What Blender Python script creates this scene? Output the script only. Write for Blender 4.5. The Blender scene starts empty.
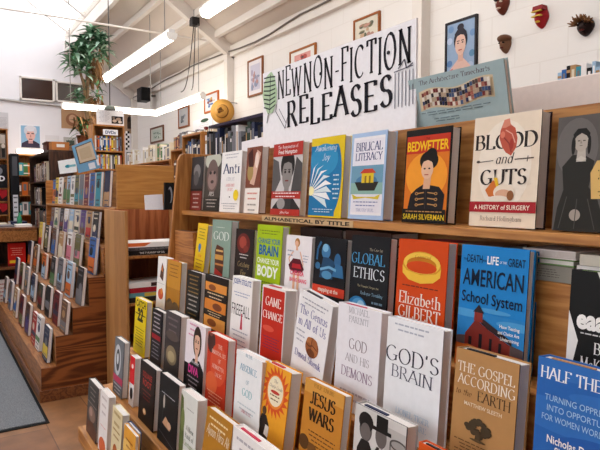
import bpy, bmesh, math, random
from mathutils import Vector, Matrix
R = math.radians
SC = bpy.context.scene
COL = SC.collection
rnd = random.Random(7)

# ------------------------------------------------------------------ camera
F = 570.0
YAW, PITCH, EYE = R(33), R(3), 1.5
c, s, cp, sp = math.cos(YAW), math.sin(YAW), math.cos(PITCH), math.sin(PITCH)
FW = Vector((-c*cp, s*cp, -sp)); RT = Vector((s, c, 0)); UP = Vector((-c*sp, s*sp, cp))
EYEP = Vector((0, 0, EYE))
cam_d = bpy.data.cameras.new('camera'); cam = bpy.data.objects.new('camera', cam_d); COL.objects.link(cam)
cam_d.sensor_width = 36; cam_d.lens = F/600*36; cam_d.clip_start = .02
M = Matrix((RT, UP, -FW)).transposed().to_4x4(); M.translation = EYEP
cam.matrix_world = M
SC.camera = cam

def ray(px, py): return FW + (px-300)/F*RT + (225-py)/F*UP
def hitY(px, py, Y): d = ray(px, py); return EYEP + d*(Y/d.y)
def hitX(px, py, X): d = ray(px, py); return EYEP + d*(X/d.x)
def hitZ(px, py, Z): d = ray(px, py); return EYEP + d*((Z-EYE)/d.z)

# ------------------------------------------------------------------ materials
MATS = {}
def lin(h):
    h = h.lstrip('#'); v = [int(h[i:i+2], 16)/255 for i in (0, 2, 4)]
    return tuple(x/12.92 if x <= .04045 else ((x+.055)/1.055)**2.4 for x in v) + (1,)
def base(name):
    m = bpy.data.materials.new(name); m.use_nodes = True
    return m, m.node_tree.nodes, m.node_tree.links, m.node_tree.nodes['Principled BSDF']
def mat(k):
    if k in MATS: return MATS[k]
    if k.startswith('#'):
        gl = k.endswith('m')                    # matt paint / paper
        m, n, l, p = base('print_'+k[1:7])
        p.inputs['Roughness'].default_value = .85 if gl else .45
        p.inputs['Specular IOR Level'].default_value = .1 if gl else .16
        # faint paper mottle keeps flat print from looking like plastic
        t = n.new('ShaderNodeTexNoise'); t.inputs['Scale'].default_value = 60
        tc = n.new('ShaderNodeTexCoord'); l.new(tc.outputs['Object'], t.inputs['Vector'])
        mx = n.new('ShaderNodeMix'); mx.data_type = 'RGBA'
        a = lin(k[:7]); mx.inputs['A'].default_value = tuple(x*.93 for x in a[:3])+(1,); mx.inputs['B'].default_value = tuple(min(1, x*1.05) for x in a[:3])+(1,)
        l.new(t.outputs['Fac'], mx.inputs['Factor']); l.new(mx.outputs['Result'], p.inputs['Base Color'])
        MATS[k] = m; return m
    raise KeyError(k)
def wood(key, c1, c2, grain='x', scale=1.0, rings=9, rough=.42, contour=0.0):
    m, n, l, p = base(key)
    tc = n.new('ShaderNodeTexCoord'); mp = n.new('ShaderNodeMapping')
    st = {'x': (.9, 9, 9), 'y': (9, .9, 9), 'z': (9, 9, .9)}[grain]
    mp.inputs['Scale'].default_value = tuple(v*scale for v in st)
    l.new(tc.outputs['Object'], mp.inputs['Vector'])
    a = n.new('ShaderNodeTexNoise'); a.inputs['Scale'].default_value = 1; a.inputs['Detail'].default_value = 2 if contour else 4
    l.new(mp.outputs[0], a.inputs['Vector'])
    mu = n.new('ShaderNodeMath'); mu.operation = 'MULTIPLY'; mu.inputs[1].default_value = rings*6.28
    l.new(a.outputs['Fac'], mu.inputs[0])
    si = n.new('ShaderNodeMath'); si.operation = 'SINE'; l.new(mu.outputs[0], si.inputs[0])
    b = n.new('ShaderNodeTexNoise'); b.inputs['Scale'].default_value = 14; b.inputs['Detail'].default_value = 5
    l.new(mp.outputs[0], b.inputs['Vector'])
    ad = n.new('ShaderNodeMath'); ad.operation = 'MULTIPLY_ADD'; ad.inputs[1].default_value = .22 + contour; ad.inputs[2].default_value = .0
    l.new(si.outputs[0], ad.inputs[0])
    ad2 = n.new('ShaderNodeMath'); ad2.operation = 'ADD'; l.new(ad.outputs[0], ad2.inputs[0]); l.new(b.outputs['Fac'], ad2.inputs[1])
    rp = n.new('ShaderNodeValToRGB'); rp.color_ramp.elements[0].position = .22; rp.color_ramp.elements[1].position = .72
    rp.color_ramp.elements[0].color = lin(c2); rp.color_ramp.elements[1].color = lin(c1)
    l.new(ad2.outputs[0], rp.inputs[0]); l.new(rp.outputs[0], p.inputs['Base Color'])
    p.inputs['Roughness'].default_value = rough; p.inputs['Specular IOR Level'].default_value = .35
    MATS[key] = m
wood('oak_x', '#bf8446', '#9c622e', 'x'); wood('oak_y', '#bc8044', '#945a2b', 'y'); wood('oak_z', '#ba7f43', '#965d2c', 'z')
wood('oakdark_x', '#a8703c', '#7f4c24', 'x'); wood('brown_z', '#9a6a42', '#6f4526', 'z')
wood('ply', '#8f542c', '#5a2d14', 'y', .55, 13, .4, .14); wood('plylight', '#be8646', '#a66f37', 'y', .6, 11, .4, -.08); wood('plyred', '#b06a40', '#8c4a28', 'z', .7, 6, .45, .05)
wood('ply_xz', '#b87a40', '#93592b', 'x', 1.4, 12, .4, .04)
wood('post', '#bd8a54', '#a67442', 'z', .7, 3, .5)
wood('darkwood', '#4a2f22', '#2d1b14', 'z'); wood('redwood', '#84522f', '#5c3420', 'x')
def pages():
    m, n, l, p = base('page_edges')
    tc = n.new('ShaderNodeTexCoord'); w = n.new('ShaderNodeTexWave'); w.bands_direction = 'Y'
    w.inputs['Scale'].default_value = 120; w.inputs['Distortion'].default_value = 2
    l.new(tc.outputs['Object'], w.inputs['Vector'])
    rp = n.new('ShaderNodeValToRGB'); rp.color_ramp.elements[0].color = lin('#d2c9c2'); rp.color_ramp.elements[1].color = lin('#efe9e4')
    l.new(w.outputs['Fac'], rp.inputs[0]); l.new(rp.outputs[0], p.inputs['Base Color']); p.inputs['Roughness'].default_value = .9
    p.inputs['Specular IOR Level'].default_value = .1
    MATS['pages'] = m
pages()
def emis(key, col, st):
    m, n, l, p = base(key); p.inputs['Base Color'].default_value = lin(col)
    p.inputs['Emission Color'].default_value = lin(col); p.inputs['Emission Strength'].default_value = st; MATS[key] = m
emis('tube', '#fff6e6', 9.0)
def blockwall(key, col, mortar, sx, sy, plane):
    m, n, l, p = base(key); tc = n.new('ShaderNodeTexCoord'); sep = n.new('ShaderNodeSeparateXYZ'); cmb = n.new('ShaderNodeCombineXYZ')
    l.new(tc.outputs['Object'], sep.inputs[0]); l.new(sep.outputs['X' if plane == 'xz' else 'Y'], cmb.inputs[0]); l.new(sep.outputs['Z'], cmb.inputs[1])
    b = n.new('ShaderNodeTexBrick'); b.inputs['Scale'].default_value = 1; b.inputs['Brick Width'].default_value = sx; b.inputs['Row Height'].default_value = sy
    b.inputs['Mortar Size'].default_value = .006; b.inputs['Mortar Smooth'].default_value = .6
    b.inputs['Color1'].default_value = lin(col); b.inputs['Color2'].default_value = lin(col); b.inputs['Mortar'].default_value = lin(mortar)
    l.new(cmb.outputs[0], b.inputs['Vector'])
    no = n.new('ShaderNodeTexNoise'); no.inputs['Scale'].default_value = 9; no.inputs['Detail'].default_value = 6; l.new(tc.outputs['Object'], no.inputs['Vector'])
    bm = n.new('ShaderNodeBump'); bm.inputs['Strength'].default_value = .12; bm.inputs['Distance'].default_value = .02
    mm = n.new('ShaderNodeMath'); mm.operation = 'SUBTRACT'; l.new(no.outputs['Fac'], mm.inputs[0]); l.new(b.outputs['Fac'], mm.inputs[1])
    l.new(mm.outputs[0], bm.inputs['Height']); l.new(bm.outputs[0], p.inputs['Normal'])
    l.new(b.outputs['Color'], p.inputs['Base Color']); p.inputs['Roughness'].default_value = .7; MATS[key] = m
blockwall('block', '#ece8e4', '#e6e1dc', .4, .2, 'xz')
def plaster(key, col, rough=.8):
    m, n, l, p = base(key); tc = n.new('ShaderNodeTexCoord')
    no = n.new('ShaderNodeTexNoise'); no.inputs['Scale'].default_value = 2.5; no.inputs['Detail'].default_value = 6; l.new(tc.outputs['Object'], no.inputs['Vector'])
    mx = n.new('ShaderNodeMix'); mx.data_type = 'RGBA'; a = lin(col)
    mx.inputs['A'].default_value = tuple(x*.92 for x in a[:3])+(1,); mx.inputs['B'].default_value = tuple(min(1, x*1.04) for x in a[:3])+(1,)
    l.new(no.outputs['Fac'], mx.inputs['Factor']); l.new(mx.outputs['Result'], p.inputs['Base Color']); p.inputs['Roughness'].default_value = rough; MATS[key] = m
plaster('plaster', '#ebe8ec'); plaster('nearwall', '#aca39e'); plaster('ceil', '#ded3c8'); plaster('beam', '#e8e1da')  # nearwall is dulled so the unseen wall throws less light back
def planks():
    m, n, l, p = base('floor_planks'); tc = n.new('ShaderNodeTexCoord')
    b = n.new('ShaderNodeTexBrick'); b.inputs['Scale'].default_value = 1; b.inputs['Brick Width'].default_value = 1.3; b.inputs['Row Height'].default_value = .3
    b.inputs['Mortar Size'].default_value = .003; b.inputs['Color1'].default_value = lin('#96683f'); b.inputs['Color2'].default_value = lin('#7d5232'); b.inputs['Mortar'].default_value = lin('#5d3a26')
    mp = n.new('ShaderNodeMapping'); mp.inputs['Rotation'].default_value = (0, 0, R(0)); l.new(tc.outputs['Object'], mp.inputs[0]); l.new(mp.outputs[0], b.inputs['Vector'])
    no = n.new('ShaderNodeTexNoise'); no.inputs['Scale'].default_value = 7; no.inputs['Detail'].default_value = 8; l.new(tc.outputs['Object'], no.inputs['Vector'])
    mx = n.new('ShaderNodeMix'); mx.data_type = 'RGBA'; mx.blend_type = 'OVERLAY'; mx.inputs['Factor'].default_value = .6
    l.new(b.outputs['Color'], mx.inputs['A']); l.new(no.outputs['Fac'], mx.inputs['B']); l.new(mx.outputs['Result'], p.inputs['Base Color']); p.inputs['Roughness'].default_value = .5; MATS['planks'] = m
planks()
def carpet():
    m, n, l, p = base('carpet_grey'); tc = n.new('ShaderNodeTexCoord')
    no = n.new('ShaderNodeTexNoise'); no.inputs['Scale'].default_value = 160; no.inputs['Detail'].default_value = 3; l.new(tc.outputs['Object'], no.inputs['Vector'])
    rp = n.new('ShaderNodeValToRGB'); rp.color_ramp.elements[0].color = lin('#52565b'); rp.color_ramp.elements[1].color = lin('#85888c'); rp.color_ramp.elements[0].position = .3; rp.color_ramp.elements[1].position = .7
    l.new(no.outputs['Fac'], rp.inputs[0]); l.new(rp.outputs[0], p.inputs['Base Color']); p.inputs['Roughness'].default_value = .95; MATS['carpet'] = m
carpet()
def glass():
    m, n, l, p = base('skylight_glass'); tr = n.new('ShaderNodeBsdfTransparent'); mx = n.new('ShaderNodeMixShader'); mx.inputs[0].default_value = .12
    p.inputs['Roughness'].default_value = .1; l.new(tr.outputs[0], mx.inputs[1]); l.new(p.outputs[0], mx.inputs[2]); l.new(mx.outputs[0], n['Material Output'].inputs[0]); MATS['glass'] = m
    m, n, l, p = base('dark_room_tone'); p.inputs['Base Color'].default_value = lin('#33180e'); p.inputs['Roughness'].default_value = .2; MATS['darkglass'] = m  # brown pane colour stands in for the dark room behind
    m, n, l, p = base('grey_room_tone'); p.inputs['Base Color'].default_value = lin('#5b5450'); p.inputs['Roughness'].default_value = .2; MATS['greyglass'] = m  # grey pane colour, likewise the dim room put into the pane
    m, n, l, p = base('metal'); p.inputs['Base Color'].default_value = lin('#8c8a88'); p.inputs['Metallic'].default_value = .6; p.inputs['Roughness'].default_value = .45; MATS['metal'] = m
glass()

# ------------------------------------------------------------------ mesh builder
class MB:
    def __init__(self): self.v = []; self.f = []; self.m = []; self.keys = []
    def k(self, key):
        if key not in self.keys: self.keys.append(key)
        return self.keys.index(key)
    def face(self, pts, key):
        i = len(self.v); self.v += [tuple(p) for p in pts]; self.f.append(tuple(range(i, i+len(pts)))); self.m.append(self.k(key))
    def raw(self, vs, fs, key):
        i = len(self.v); self.v += [tuple(p) for p in vs]; kk = self.k(key)
        for f in fs: self.f.append(tuple(i+j for j in f)); self.m.append(kk)
    def box(self, a, b, key, keys=None):
        x0, y0, z0 = a; x1, y1, z1 = b
        V = [(x0,y0,z0),(x1,y0,z0),(x1,y1,z0),(x0,y1,z0),(x0,y0,z1),(x1,y0,z1),(x1,y1,z1),(x0,y1,z1)]
        FS = [(3,2,1,0),(4,5,6,7),(0,1,5,4),(1,2,6,5),(2,3,7,6),(3,0,4,7)]   # bottom top -y +x +y -x
        i = len(self.v); self.v += V
        for q, f in enumerate(FS):
            self.f.append(tuple(i+j for j in f)); self.m.append(self.k((keys or {}).get(q, key)))
        return self
    def prism(self, poly, axis, a, b, key):
        def P(u, w, t): return {'x': (t, u, w), 'y': (u, t, w), 'z': (u, w, t)}[axis]
        n = len(poly); V = [P(u, w, a) for u, w in poly] + [P(u, w, b) for u, w in poly]
        FS = [tuple(range(n))[::-1], tuple(range(n, 2*n))] + [(i, (i+1) % n, n+(i+1) % n, n+i) for i in range(n)]
        self.raw(V, FS, key); return self
    def tube(self, pts, r, key, seg=8):
        pts = [Vector(p) for p in pts]; rings = []
        for i, p in enumerate(pts):
            d = (pts[min(i+1, len(pts)-1)] - pts[max(i-1, 0)]).normalized()
            a = d.cross(Vector((0, 0, 1)) if abs(d.z) < .9 else Vector((1, 0, 0))).normalized(); b = d.cross(a)
            rr = r[i] if isinstance(r, (list, tuple)) else r
            rings.append([p + a*rr*math.cos(6.2832*j/seg) + b*rr*math.sin(6.2832*j/seg) for j in range(seg)])
        V = [q for g in rings for q in g]; FS = []
        for i in range(len(rings)-1):
            for j in range(seg): FS.append((i*seg+j, i*seg+(j+1) % seg, (i+1)*seg+(j+1) % seg, (i+1)*seg+j))
        FS.append(tuple(range(seg))[::-1]); FS.append(tuple(range((len(rings)-1)*seg, len(rings)*seg)))
        self.raw(V, FS, key); return self
    def lathe(self, prof, cen, axis, key, seg=24):
        """prof: list of (radius, height along axis)"""
        cx, cy, cz = cen; V = []
        for r_, h in prof:
            for j in range(seg):
                a = 6.2832*j/seg; u, w = r_*math.cos(a), r_*math.sin(a)
                V.append({'z': (cx+u, cy+w, cz+h), 'y': (cx+u, cy+h, cz+w), 'x': (cx+h, cy+u, cz+w)}[axis])
        FS = [(i*seg+j, i*seg+(j+1) % seg, (i+1)*seg+(j+1) % seg, (i+1)*seg+j) for i in range(len(prof)-1) for j in range(seg)]
        self.raw(V, FS, key); return self
    def ell(self, cen, rad, key, nu=14, nv=9, fn=None):
        V = []
        for i in range(nv+1):
            t = math.pi*i/nv
            for j in range(nu):
                a = 6.2832*j/nu; q = Vector((math.sin(t)*math.cos(a), math.sin(t)*math.sin(a), math.cos(t)))
                if fn: q = fn(q)
                V.append((cen[0]+q.x*rad[0], cen[1]+q.y*rad[1], cen[2]+q.z*rad[2]))
        FS = [(i*nu+j, (i+1)*nu+j, (i+1)*nu+(j+1) % nu, i*nu+(j+1) % nu) for i in range(nv) for j in range(nu)]
        self.raw(V, FS, key); return self
    def build(self, name, parent=None, loc=None, smooth=False, bevel=0):
        off = Vector((0, 0, 0))
        if parent is not None and loc is None: off = Vector(parent['_o']) if '_o' in parent else off
        elif loc is not None: off = Vector(loc)
        me = bpy.data.meshes.new(name); me.from_pydata([tuple(Vector(p)-off) for p in self.v], [], self.f)
        for q in self.keys: me.materials.append(mat(q) if q not in MATS else MATS[q])
        me.polygons.foreach_set('material_index', self.m)
        if smooth: me.polygons.foreach_set('use_smooth', [True]*len(me.polygons))
        me.validate(clean_customdata=False); me.update()
        o = bpy.data.objects.new(name, me); COL.objects.link(o)
        if parent is not None: o.parent = parent
        if parent is None and loc is not None: o.location = loc
        if bevel:
            b = o.modifiers.new('soft_edges', 'BEVEL'); b.width = bevel; b.segments = 2; b.limit_method = 'ANGLE'
        return o
ALL = []
def tag(o, label, cat, group=None, kind=None):
    o['label'] = label; o['category'] = cat
    if group: o['group'] = group
    if kind: o['kind'] = kind
    ALL.append(o); return o
def thing(name, label, cat, loc=(0, 0, 0), group=None, origin=True):
    o = bpy.data.objects.new(name, None); COL.objects.link(o); o.location = loc; o.empty_display_size = .05
    if origin: o['_o'] = tuple(loc)
    return tag(o, label, cat, group)
def struct(o):
    o['kind'] = 'structure'; return o

# ------------------------------------------------------------------ lettering
def A(cx, cy, rx, ry, a0, a1, n=10):
    return [(cx+rx*math.cos(R(a0+(a1-a0)*i/n)), cy+ry*math.sin(R(a0+(a1-a0)*i/n))) for i in range(n+1)]
def E(cx, cy, rx, ry): return A(cx, cy, rx, ry, 90, 450, 16)
X = .62
GL = {
'A': (.76, [[(0,0),(.38,1)],[(.38,1),(.76,0)],[(.15,.36),(.6,.36)]]),
'B': (.66, [[(.1,0),(.1,1)],[(.1,1),(.32,1)]+A(.34,.76,.2,.24,90,-90)+[(.1,.52)],[(.1,.52),(.36,.52)]+A(.38,.26,.24,.26,90,-90)+[(.1,0)]]),
'C': (.78, [A(.42,.5,.38,.5,48,312,16)]),
'D': (.8, [[(.1,0),(.1,1)],[(.1,1),(.3,1)]+A(.32,.5,.42,.5,90,-90,14)+[(.1,0)]]),
'E': (.62, [[(.1,0),(.1,1)],[(.1,1),(.58,1)],[(.1,.52),(.48,.52)],[(.1,0),(.6,0)],[(.58,1),(.58,.85)],[(.6,0),(.6,.16)]]),
'F': (.58, [[(.1,0),(.1,1)],[(.1,1),(.56,1)],[(.1,.52),(.46,.52)],[(.56,1),(.56,.85)]]),
'G': (.84, [A(.42,.5,.38,.5,48,320,16),[(.54,.42),(.84,.42)],[(.74,.42),(.74,.1)]]),
'H': (.8, [[(.1,0),(.1,1)],[(.7,0),(.7,1)],[(.1,.52),(.7,.52)]]),
'I': (.24, [[(.12,0),(.12,1)]]),
'J': (.44, [[(.32,1),(.32,.2)]+A(.16,.2,.16,.2,0,-150)]),
'K': (.74, [[(.1,0),(.1,1)],[(.1,.4),(.62,1)],[(.28,.58),(.7,0)]]),
'L': (.6, [[(.1,0),(.1,1)],[(.1,0),(.58,0)],[(.58,0),(.58,.18)]]),
'M': (.94, [[(.1,0),(.12,1)],[(.12,1),(.46,.05)],[(.46,.05),(.8,1)],[(.8,1),(.84,0)]]),
'N': (.82, [[(.1,0),(.1,1)],[(.1,1),(.7,0)],[(.7,0),(.7,1)]]),
'O': (.84, [E(.42,.5,.38,.5)]),
'P': (.62, [[(.1,0),(.1,1)],[(.1,1),(.32,1)]+A(.34,.74,.22,.26,90,-90)+[(.1,.48)]]),
'Q': (.84, [E(.42,.5,.38,.5),[(.46,.16),(.8,-.16)]]),
'R': (.72, [[(.1,0),(.1,1)],[(.1,1),(.32,1)]+A(.34,.75,.21,.25,90,-90)+[(.1,.5)],[(.34,.5),(.7,0)]]),
'S': (.58, [A(.3,.76,.22,.24,25,270)+A(.3,.26,.24,.26,90,-155)]),
'T': (.7, [[(.35,0),(.35,1)],[(.02,1),(.68,1)],[(.02,1),(.02,.84)],[(.68,1),(.68,.84)]]),
'U': (.78, [[(.1,1),(.1,.3)]+A(.39,.3,.29,.3,180,360)+[(.68,1)]]),
'V': (.74, [[(0,1),(.37,0)],[(.37,0),(.74,1)]]),
'W': (1.06, [[(0,1),(.28,0)],[(.28,0),(.53,1)],[(.53,1),(.78,0)],[(.78,0),(1.06,1)]]),
'X': (.74, [[(.02,1),(.72,0)],[(.04,0),(.68,1)]]),
'Y': (.7, [[(0,1),(.35,.45)],[(.35,.45),(.7,1)],[(.35,.45),(.35,0)]]),
'Z': (.66, [[(.04,1),(.6,1)],[(.6,1),(.03,0)],[(.03,0),(.63,0)]]),
'a': (.56, [E(.25,.3,.2,.31),[(.45,X),(.45,0)]]), 'b': (.56, [[(.1,1),(.1,0)],E(.31,.3,.21,.31)]),
'c': (.5, [A(.27,.31,.21,.31,45,315)]), 'd': (.58, [E(.27,.3,.21,.31),[(.48,1),(.48,0)]]),
'e': (.52, [[(.07,.33),(.48,.33)],A(.27,.31,.21,.31,5,315)]), 'f': (.34, [A(.28,.82,.13,.18,50,180)+[(.15,0)],[(.0,.6),(.33,.6)]]),
'g': (.54, [E(.25,.34,.19,.28),[(.44,X),(.44,-.1)]+A(.25,-.1,.19,.18,0,-150)]),
'h': (.6, [[(.1,1),(.1,0)],[(.1,.4)]+A(.29,.42,.2,.2,170,0)+[(.49,0)]]), 'i': (.22, [[(.11,X),(.11,0)],[(.08,.88),(.14,.88)]]),
'j': (.26, [[(.15,X),(.15,-.1)]+A(.02,-.1,.13,.15,0,-120)]), 'k': (.56, [[(.1,1),(.1,0)],[(.1,.25),(.46,X)],[(.24,.38),(.52,0)]]),
'l': (.22, [[(.11,1),(.11,0)]]), 'm': (.88, [[(.1,X),(.1,0)],[(.1,.4)]+A(.27,.44,.17,.18,170,0)+[(.44,0)],[(.44,.4)]+A(.61,.44,.17,.18,170,0)+[(.78,0)]]),
'n': (.6, [[(.1,X),(.1,0)],[(.1,.4)]+A(.29,.42,.2,.2,170,0)+[(.49,0)]]), 'o': (.56, [E(.28,.31,.22,.31)]),
'p': (.56, [[(.1,X),(.1,-.28)],E(.31,.3,.21,.31)]), 'q': (.56, [E(.25,.3,.2,.31),[(.46,X),(.46,-.28)]]),
'r': (.42, [[(.1,X),(.1,0)],[(.1,.38)]+A(.27,.42,.17,.2,170,50)]), 's': (.42, [A(.21,.46,.15,.16,25,270)+A(.21,.15,.16,.15,90,-155)]),
't': (.36, [[(.15,.85),(.15,.14)]+A(.27,.14,.12,.14,180,300),[(0,X),(.32,X)]]), 'u': (.6, [[(.1,X),(.1,.2)]+A(.29,.2,.19,.2,180,360)+[(.48,X)],[(.48,X),(.48,0)]]),
'v': (.54, [[(.02,X),(.27,0)],[(.27,0),(.52,X)]]), 'w': (.8, [[(.02,X),(.22,0)],[(.22,0),(.4,X)],[(.4,X),(.59,0)],[(.59,0),(.78,X)]]),
'x': (.54, [[(.03,X),(.5,0)],[(.04,0),(.48,X)]]), 'y': (.54, [[(.02,X),(.27,0)],[(.52,X),(.27,0),(.14,-.28)]]), 'z': (.5, [[(.04,X),(.44,X)],[(.44,X),(.04,0)],[(.04,0),(.46,0)]]),
' ': (.34, []), "'": (.2, [[(.1,1),(.07,.78)]]), '-': (.4, [[(.05,.42),(.35,.42)]]), '.': (.22, [[(.08,.03),(.14,.03)]]), ',': (.22, [[(.12,.06),(.06,-.14)]]),
':': (.22, [[(.08,.05),(.14,.05)],[(.08,.5),(.14,.5)]]), '2': (.6, [A(.3,.72,.24,.28,165,-35)+[(.05,0)],[(.05,0),(.58,0)]]),
}
def serif_text(txt, pen=.13, serif=True, slant=0.0, track=.1):
    """quads for a line of thick-and-thin lettering, cap height 1; returns (quads, width)"""
    out = []; x = 0; nib = R(16)
    for ch in txt:
        w, st = GL.get(ch, GL[' '])
        for pts in st:
            P = [(x+a, b) for a, b in pts]
            segs = []
            for i in range(len(P)-1):
                dx, dy = P[i+1][0]-P[i][0], P[i+1][1]-P[i][1]; L = math.hypot(dx, dy) or 1e-6
                hw = .5*pen*max(.3, abs(math.sin(math.atan2(dy, dx)-nib))); nx, ny = -dy/L*hw, dx/L*hw
                ex, ey = dx/L*.012, dy/L*.012
                q = [(P[i][0]-ex+nx, P[i][1]-ey+ny), (P[i][0]-ex-nx, P[i][1]-ey-ny), (P[i+1][0]+ex-nx, P[i+1][1]+ey-ny), (P[i+1][0]+ex+nx, P[i+1][1]+ey+ny)]
                if segs and len(P) > 3:      # mitre with the previous one so bowls stay closed
                    pq = segs[-1]
                    a = ((pq[3][0]+q[0][0])/2, (pq[3][1]+q[0][1])/2); b = ((pq[2][0]+q[1][0])/2, (pq[2][1]+q[1][1])/2)
                    pq[3] = q[0] = a; pq[2] = q[1] = b
                segs.append(q)
            out += segs
            if serif:
                for e, nb in ((P[0], P[1]), (P[-1], P[-2])):
                    if abs(e[1]-nb[1]) > 1.2*abs(e[0]-nb[0]) and abs(e[1]-nb[1]) > .3 and min(abs(e[1]-z) for z in (0, 1, X, -.28)) < .02:
                        t = .02 if e[1] > nb[1] else -.02; sw = .13
                        y = e[1]
                        out.append([(e[0]-sw, y-.022), (e[0]+sw, y-.022), (e[0]+sw, y+.022), (e[0]-sw, y+.022)])
        x += w + track
    if slant: out = [[(a+b*slant, b) for a, b in q] for q in out]
    return out, max(x-track, .01)
SANS = {}
def sans_text(txt, bold=0.0):
    k = (txt, bold)
    if k not in SANS:
        cu = bpy.data.curves.new('lettering', 'FONT'); cu.body = txt; cu.size = 1; cu.resolution_u = 3; cu.offset = bold
        o = bpy.data.objects.new('lettering', cu); COL.objects.link(o); bpy.context.view_layer.update()
        me = o.evaluated_get(bpy.context.evaluated_depsgraph_get()).to_mesh()
        V = [(v.co.x/.727, v.co.y/.727) for v in me.vertices]; FS = [tuple(p.vertices) for p in me.polygons]
        o.evaluated_get(bpy.context.evaluated_depsgraph_get()).to_mesh_clear()
        bpy.data.objects.remove(o); bpy.data.curves.remove(cu)
        x0 = min([v[0] for v in V] or [0]); x1 = max([v[0] for v in V] or [1])
        SANS[k] = ([(a-x0, b) for a, b in V], FS, x1-x0)
    return SANS[k]

# ------------------------------------------------------------------ printing on a surface: u across 0..1, v up 0..1
def clip01(pts):
    for ax, lim, sg in ((0, 0, 1), (0, 1, -1), (1, 0, 1), (1, 1, -1)):
        out = []
        for i, q in enumerate(pts):
            r_ = pts[i-1]; a, b = (r_[ax]-lim)*sg, (q[ax]-lim)*sg
            if (a < 0) != (b < 0): t = a/(a-b); out.append((r_[0]+(q[0]-r_[0])*t, r_[1]+(q[1]-r_[1])*t))
            if b >= 0: out.append(q)
        pts = out
        if not pts: break
    return pts
def pprint(mb, art, w, h, P, t0=.0003, dt=.00008):
    """P(x, z, t): point at x metres across, z metres up, t metres proud of the surface"""
    def poly(pts, t, col):
        q = clip01(pts)
        if len(q) > 2: mb.face([P(a*w, b*h, t) for a, b in q], col)
    n = 0
    for it in art:
        k = it[0]; t = t0 + dt*n; n += 1
        if k == 'r': _, u0, v0, u1, v1, col = it; poly([(u0, v0), (u1, v0), (u1, v1), (u0, v1)], t, col)
        elif k == 'e':
            _, u, v, ru, rv, col = it; poly([(u+ru*math.cos(6.2832*i/22), v+rv*math.sin(6.2832*i/22)) for i in range(22)], t, col)
        elif k == 'p': _, pts, col = it; poly(pts, t, col)
        elif k == 'l':
            _, pts, lw, col = it
            for (a, b), (d, e) in zip(pts[:-1], pts[1:]):
                ax, az, bx, bz = a*w, b*h, d*w, e*h; dx, dz = bx-ax, bz-az; L = math.hypot(dx, dz) or 1e-6; nx, nz = -dz/L*lw*h/2, dx/L*lw*h/2
                poly([((ax+nx)/w, (az+nz)/h), ((ax-nx)/w, (az-nz)/h), ((bx-nx)/w, (bz-nz)/h), ((bx+nx)/w, (bz+nz)/h)], t, col)
        elif k == 'n':                                   # small text reads as ruled lines of words
            _, u, v0, v1, wd, cnt, col = it
            for i in range(cnt):
                v = v1 + (v0-v1)*(i/max(1, cnt-1)); hh = abs(v1-v0)/max(1, cnt-1)*.15 if cnt > 1 else .005; ww = wd*(.7+.3*math.sin(i*2.3+u*9)**2); q = u-ww/2
                j = 0
                while q < u+ww/2-.02:
                    e = min(q+.05+.05*((i*7+j*3) % 4)/3, u+ww/2); mb.face([P(q*w, (v-hh)*h, t), P(e*w, (v-hh)*h, t), P(e*w, (v+hh)*h, t), P(q*w, (v+hh)*h, t)], col); q = e+.018; j += 1
        elif k in ('t', 'T', 'i'):                       # t serif, T sans, i slanted script; (k, text, u, v baseline, cap height, colour, max width, pen/bold)
            _, txt, u, v, ch, col, mw, bold = it
            if k == 'T':
                V, FS, L = sans_text(txt, bold); sx = min(ch*h, mw*w/L) if mw > 0 else -mw*w/L; x0 = u*w - L*sx/2
                mb.raw([P(x0+a*sx, v*h+b*ch*h, t) for a, b in V], FS, col)
            else:
                qs, L = serif_text(txt, bold, k == 't', .25 if k == 'i' else 0); sx = min(ch*h, mw*w/L) if mw > 0 else -mw*w/L; x0 = u*w - L*sx/2
                for q in qs: mb.face([P(x0+a*sx, v*h+b*ch*h, t) for a, b in q], col)
def person(u, v, sc, skin, hair, cloth, asp=1.5, hairy=1.0, short=False):
    """flat printed bust: shoulders, neck, head, hair, features; sc = head half width"""
    a = sc; b = sc/asp*1.3
    return [('e', u, v+b*(.5 if short else .1), a*(1.18 if short else 1.25)*hairy, b*(1.0 if short else 1.35), hair), ('p', [(u-a*2.6, v-b*4.2), (u+a*2.6, v-b*4.2), (u+a*2.3, v-b*2.2), (u+a*.9, v-b*1.45), (u-a*.9, v-b*1.45), (u-a*2.3, v-b*2.2)], cloth),
            ('p', [(u-a*.4, v-b*1.75), (u+a*.4, v-b*1.75), (u+a*.4, v-b*.6), (u-a*.4, v-b*.6)], skin), ('e', u, v-b*.05, a*.85, b, skin),
            ('p', [(u-a*.88, v+b*.25), (u-a*.6, v+b*.62), (u+a*.1, v+b*.72), (u+a*.65, v+b*.6), (u+a*.88, v+b*.25), (u+a*.85, v+b*.7), (u+a*.5, v+b*1.15), (u-a*.5, v+b*1.15), (u-a*.85, v+b*.7)], hair), ('p', [(u-a*.05, v+b*.05), (u+a*.12, v-b*.3), (u-a*.12, v-b*.3)], '#7d3a33' if False else hair if False else skin), ('r', u-a*.55, v+b*.2, u-a*.15, v+b*.26, hair), ('r', u+a*.15, v+b*.2, u+a*.55, v+b*.26, hair),
            ('e', u-a*.35, v+b*.08, a*.16, b*.09, '#20160f'), ('e', u+a*.35, v+b*.08, a*.16, b*.09, '#20160f'), ('r', u-a*.28, v-b*.52, u+a*.28, v-b*.43, '#7d3a33')]

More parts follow.
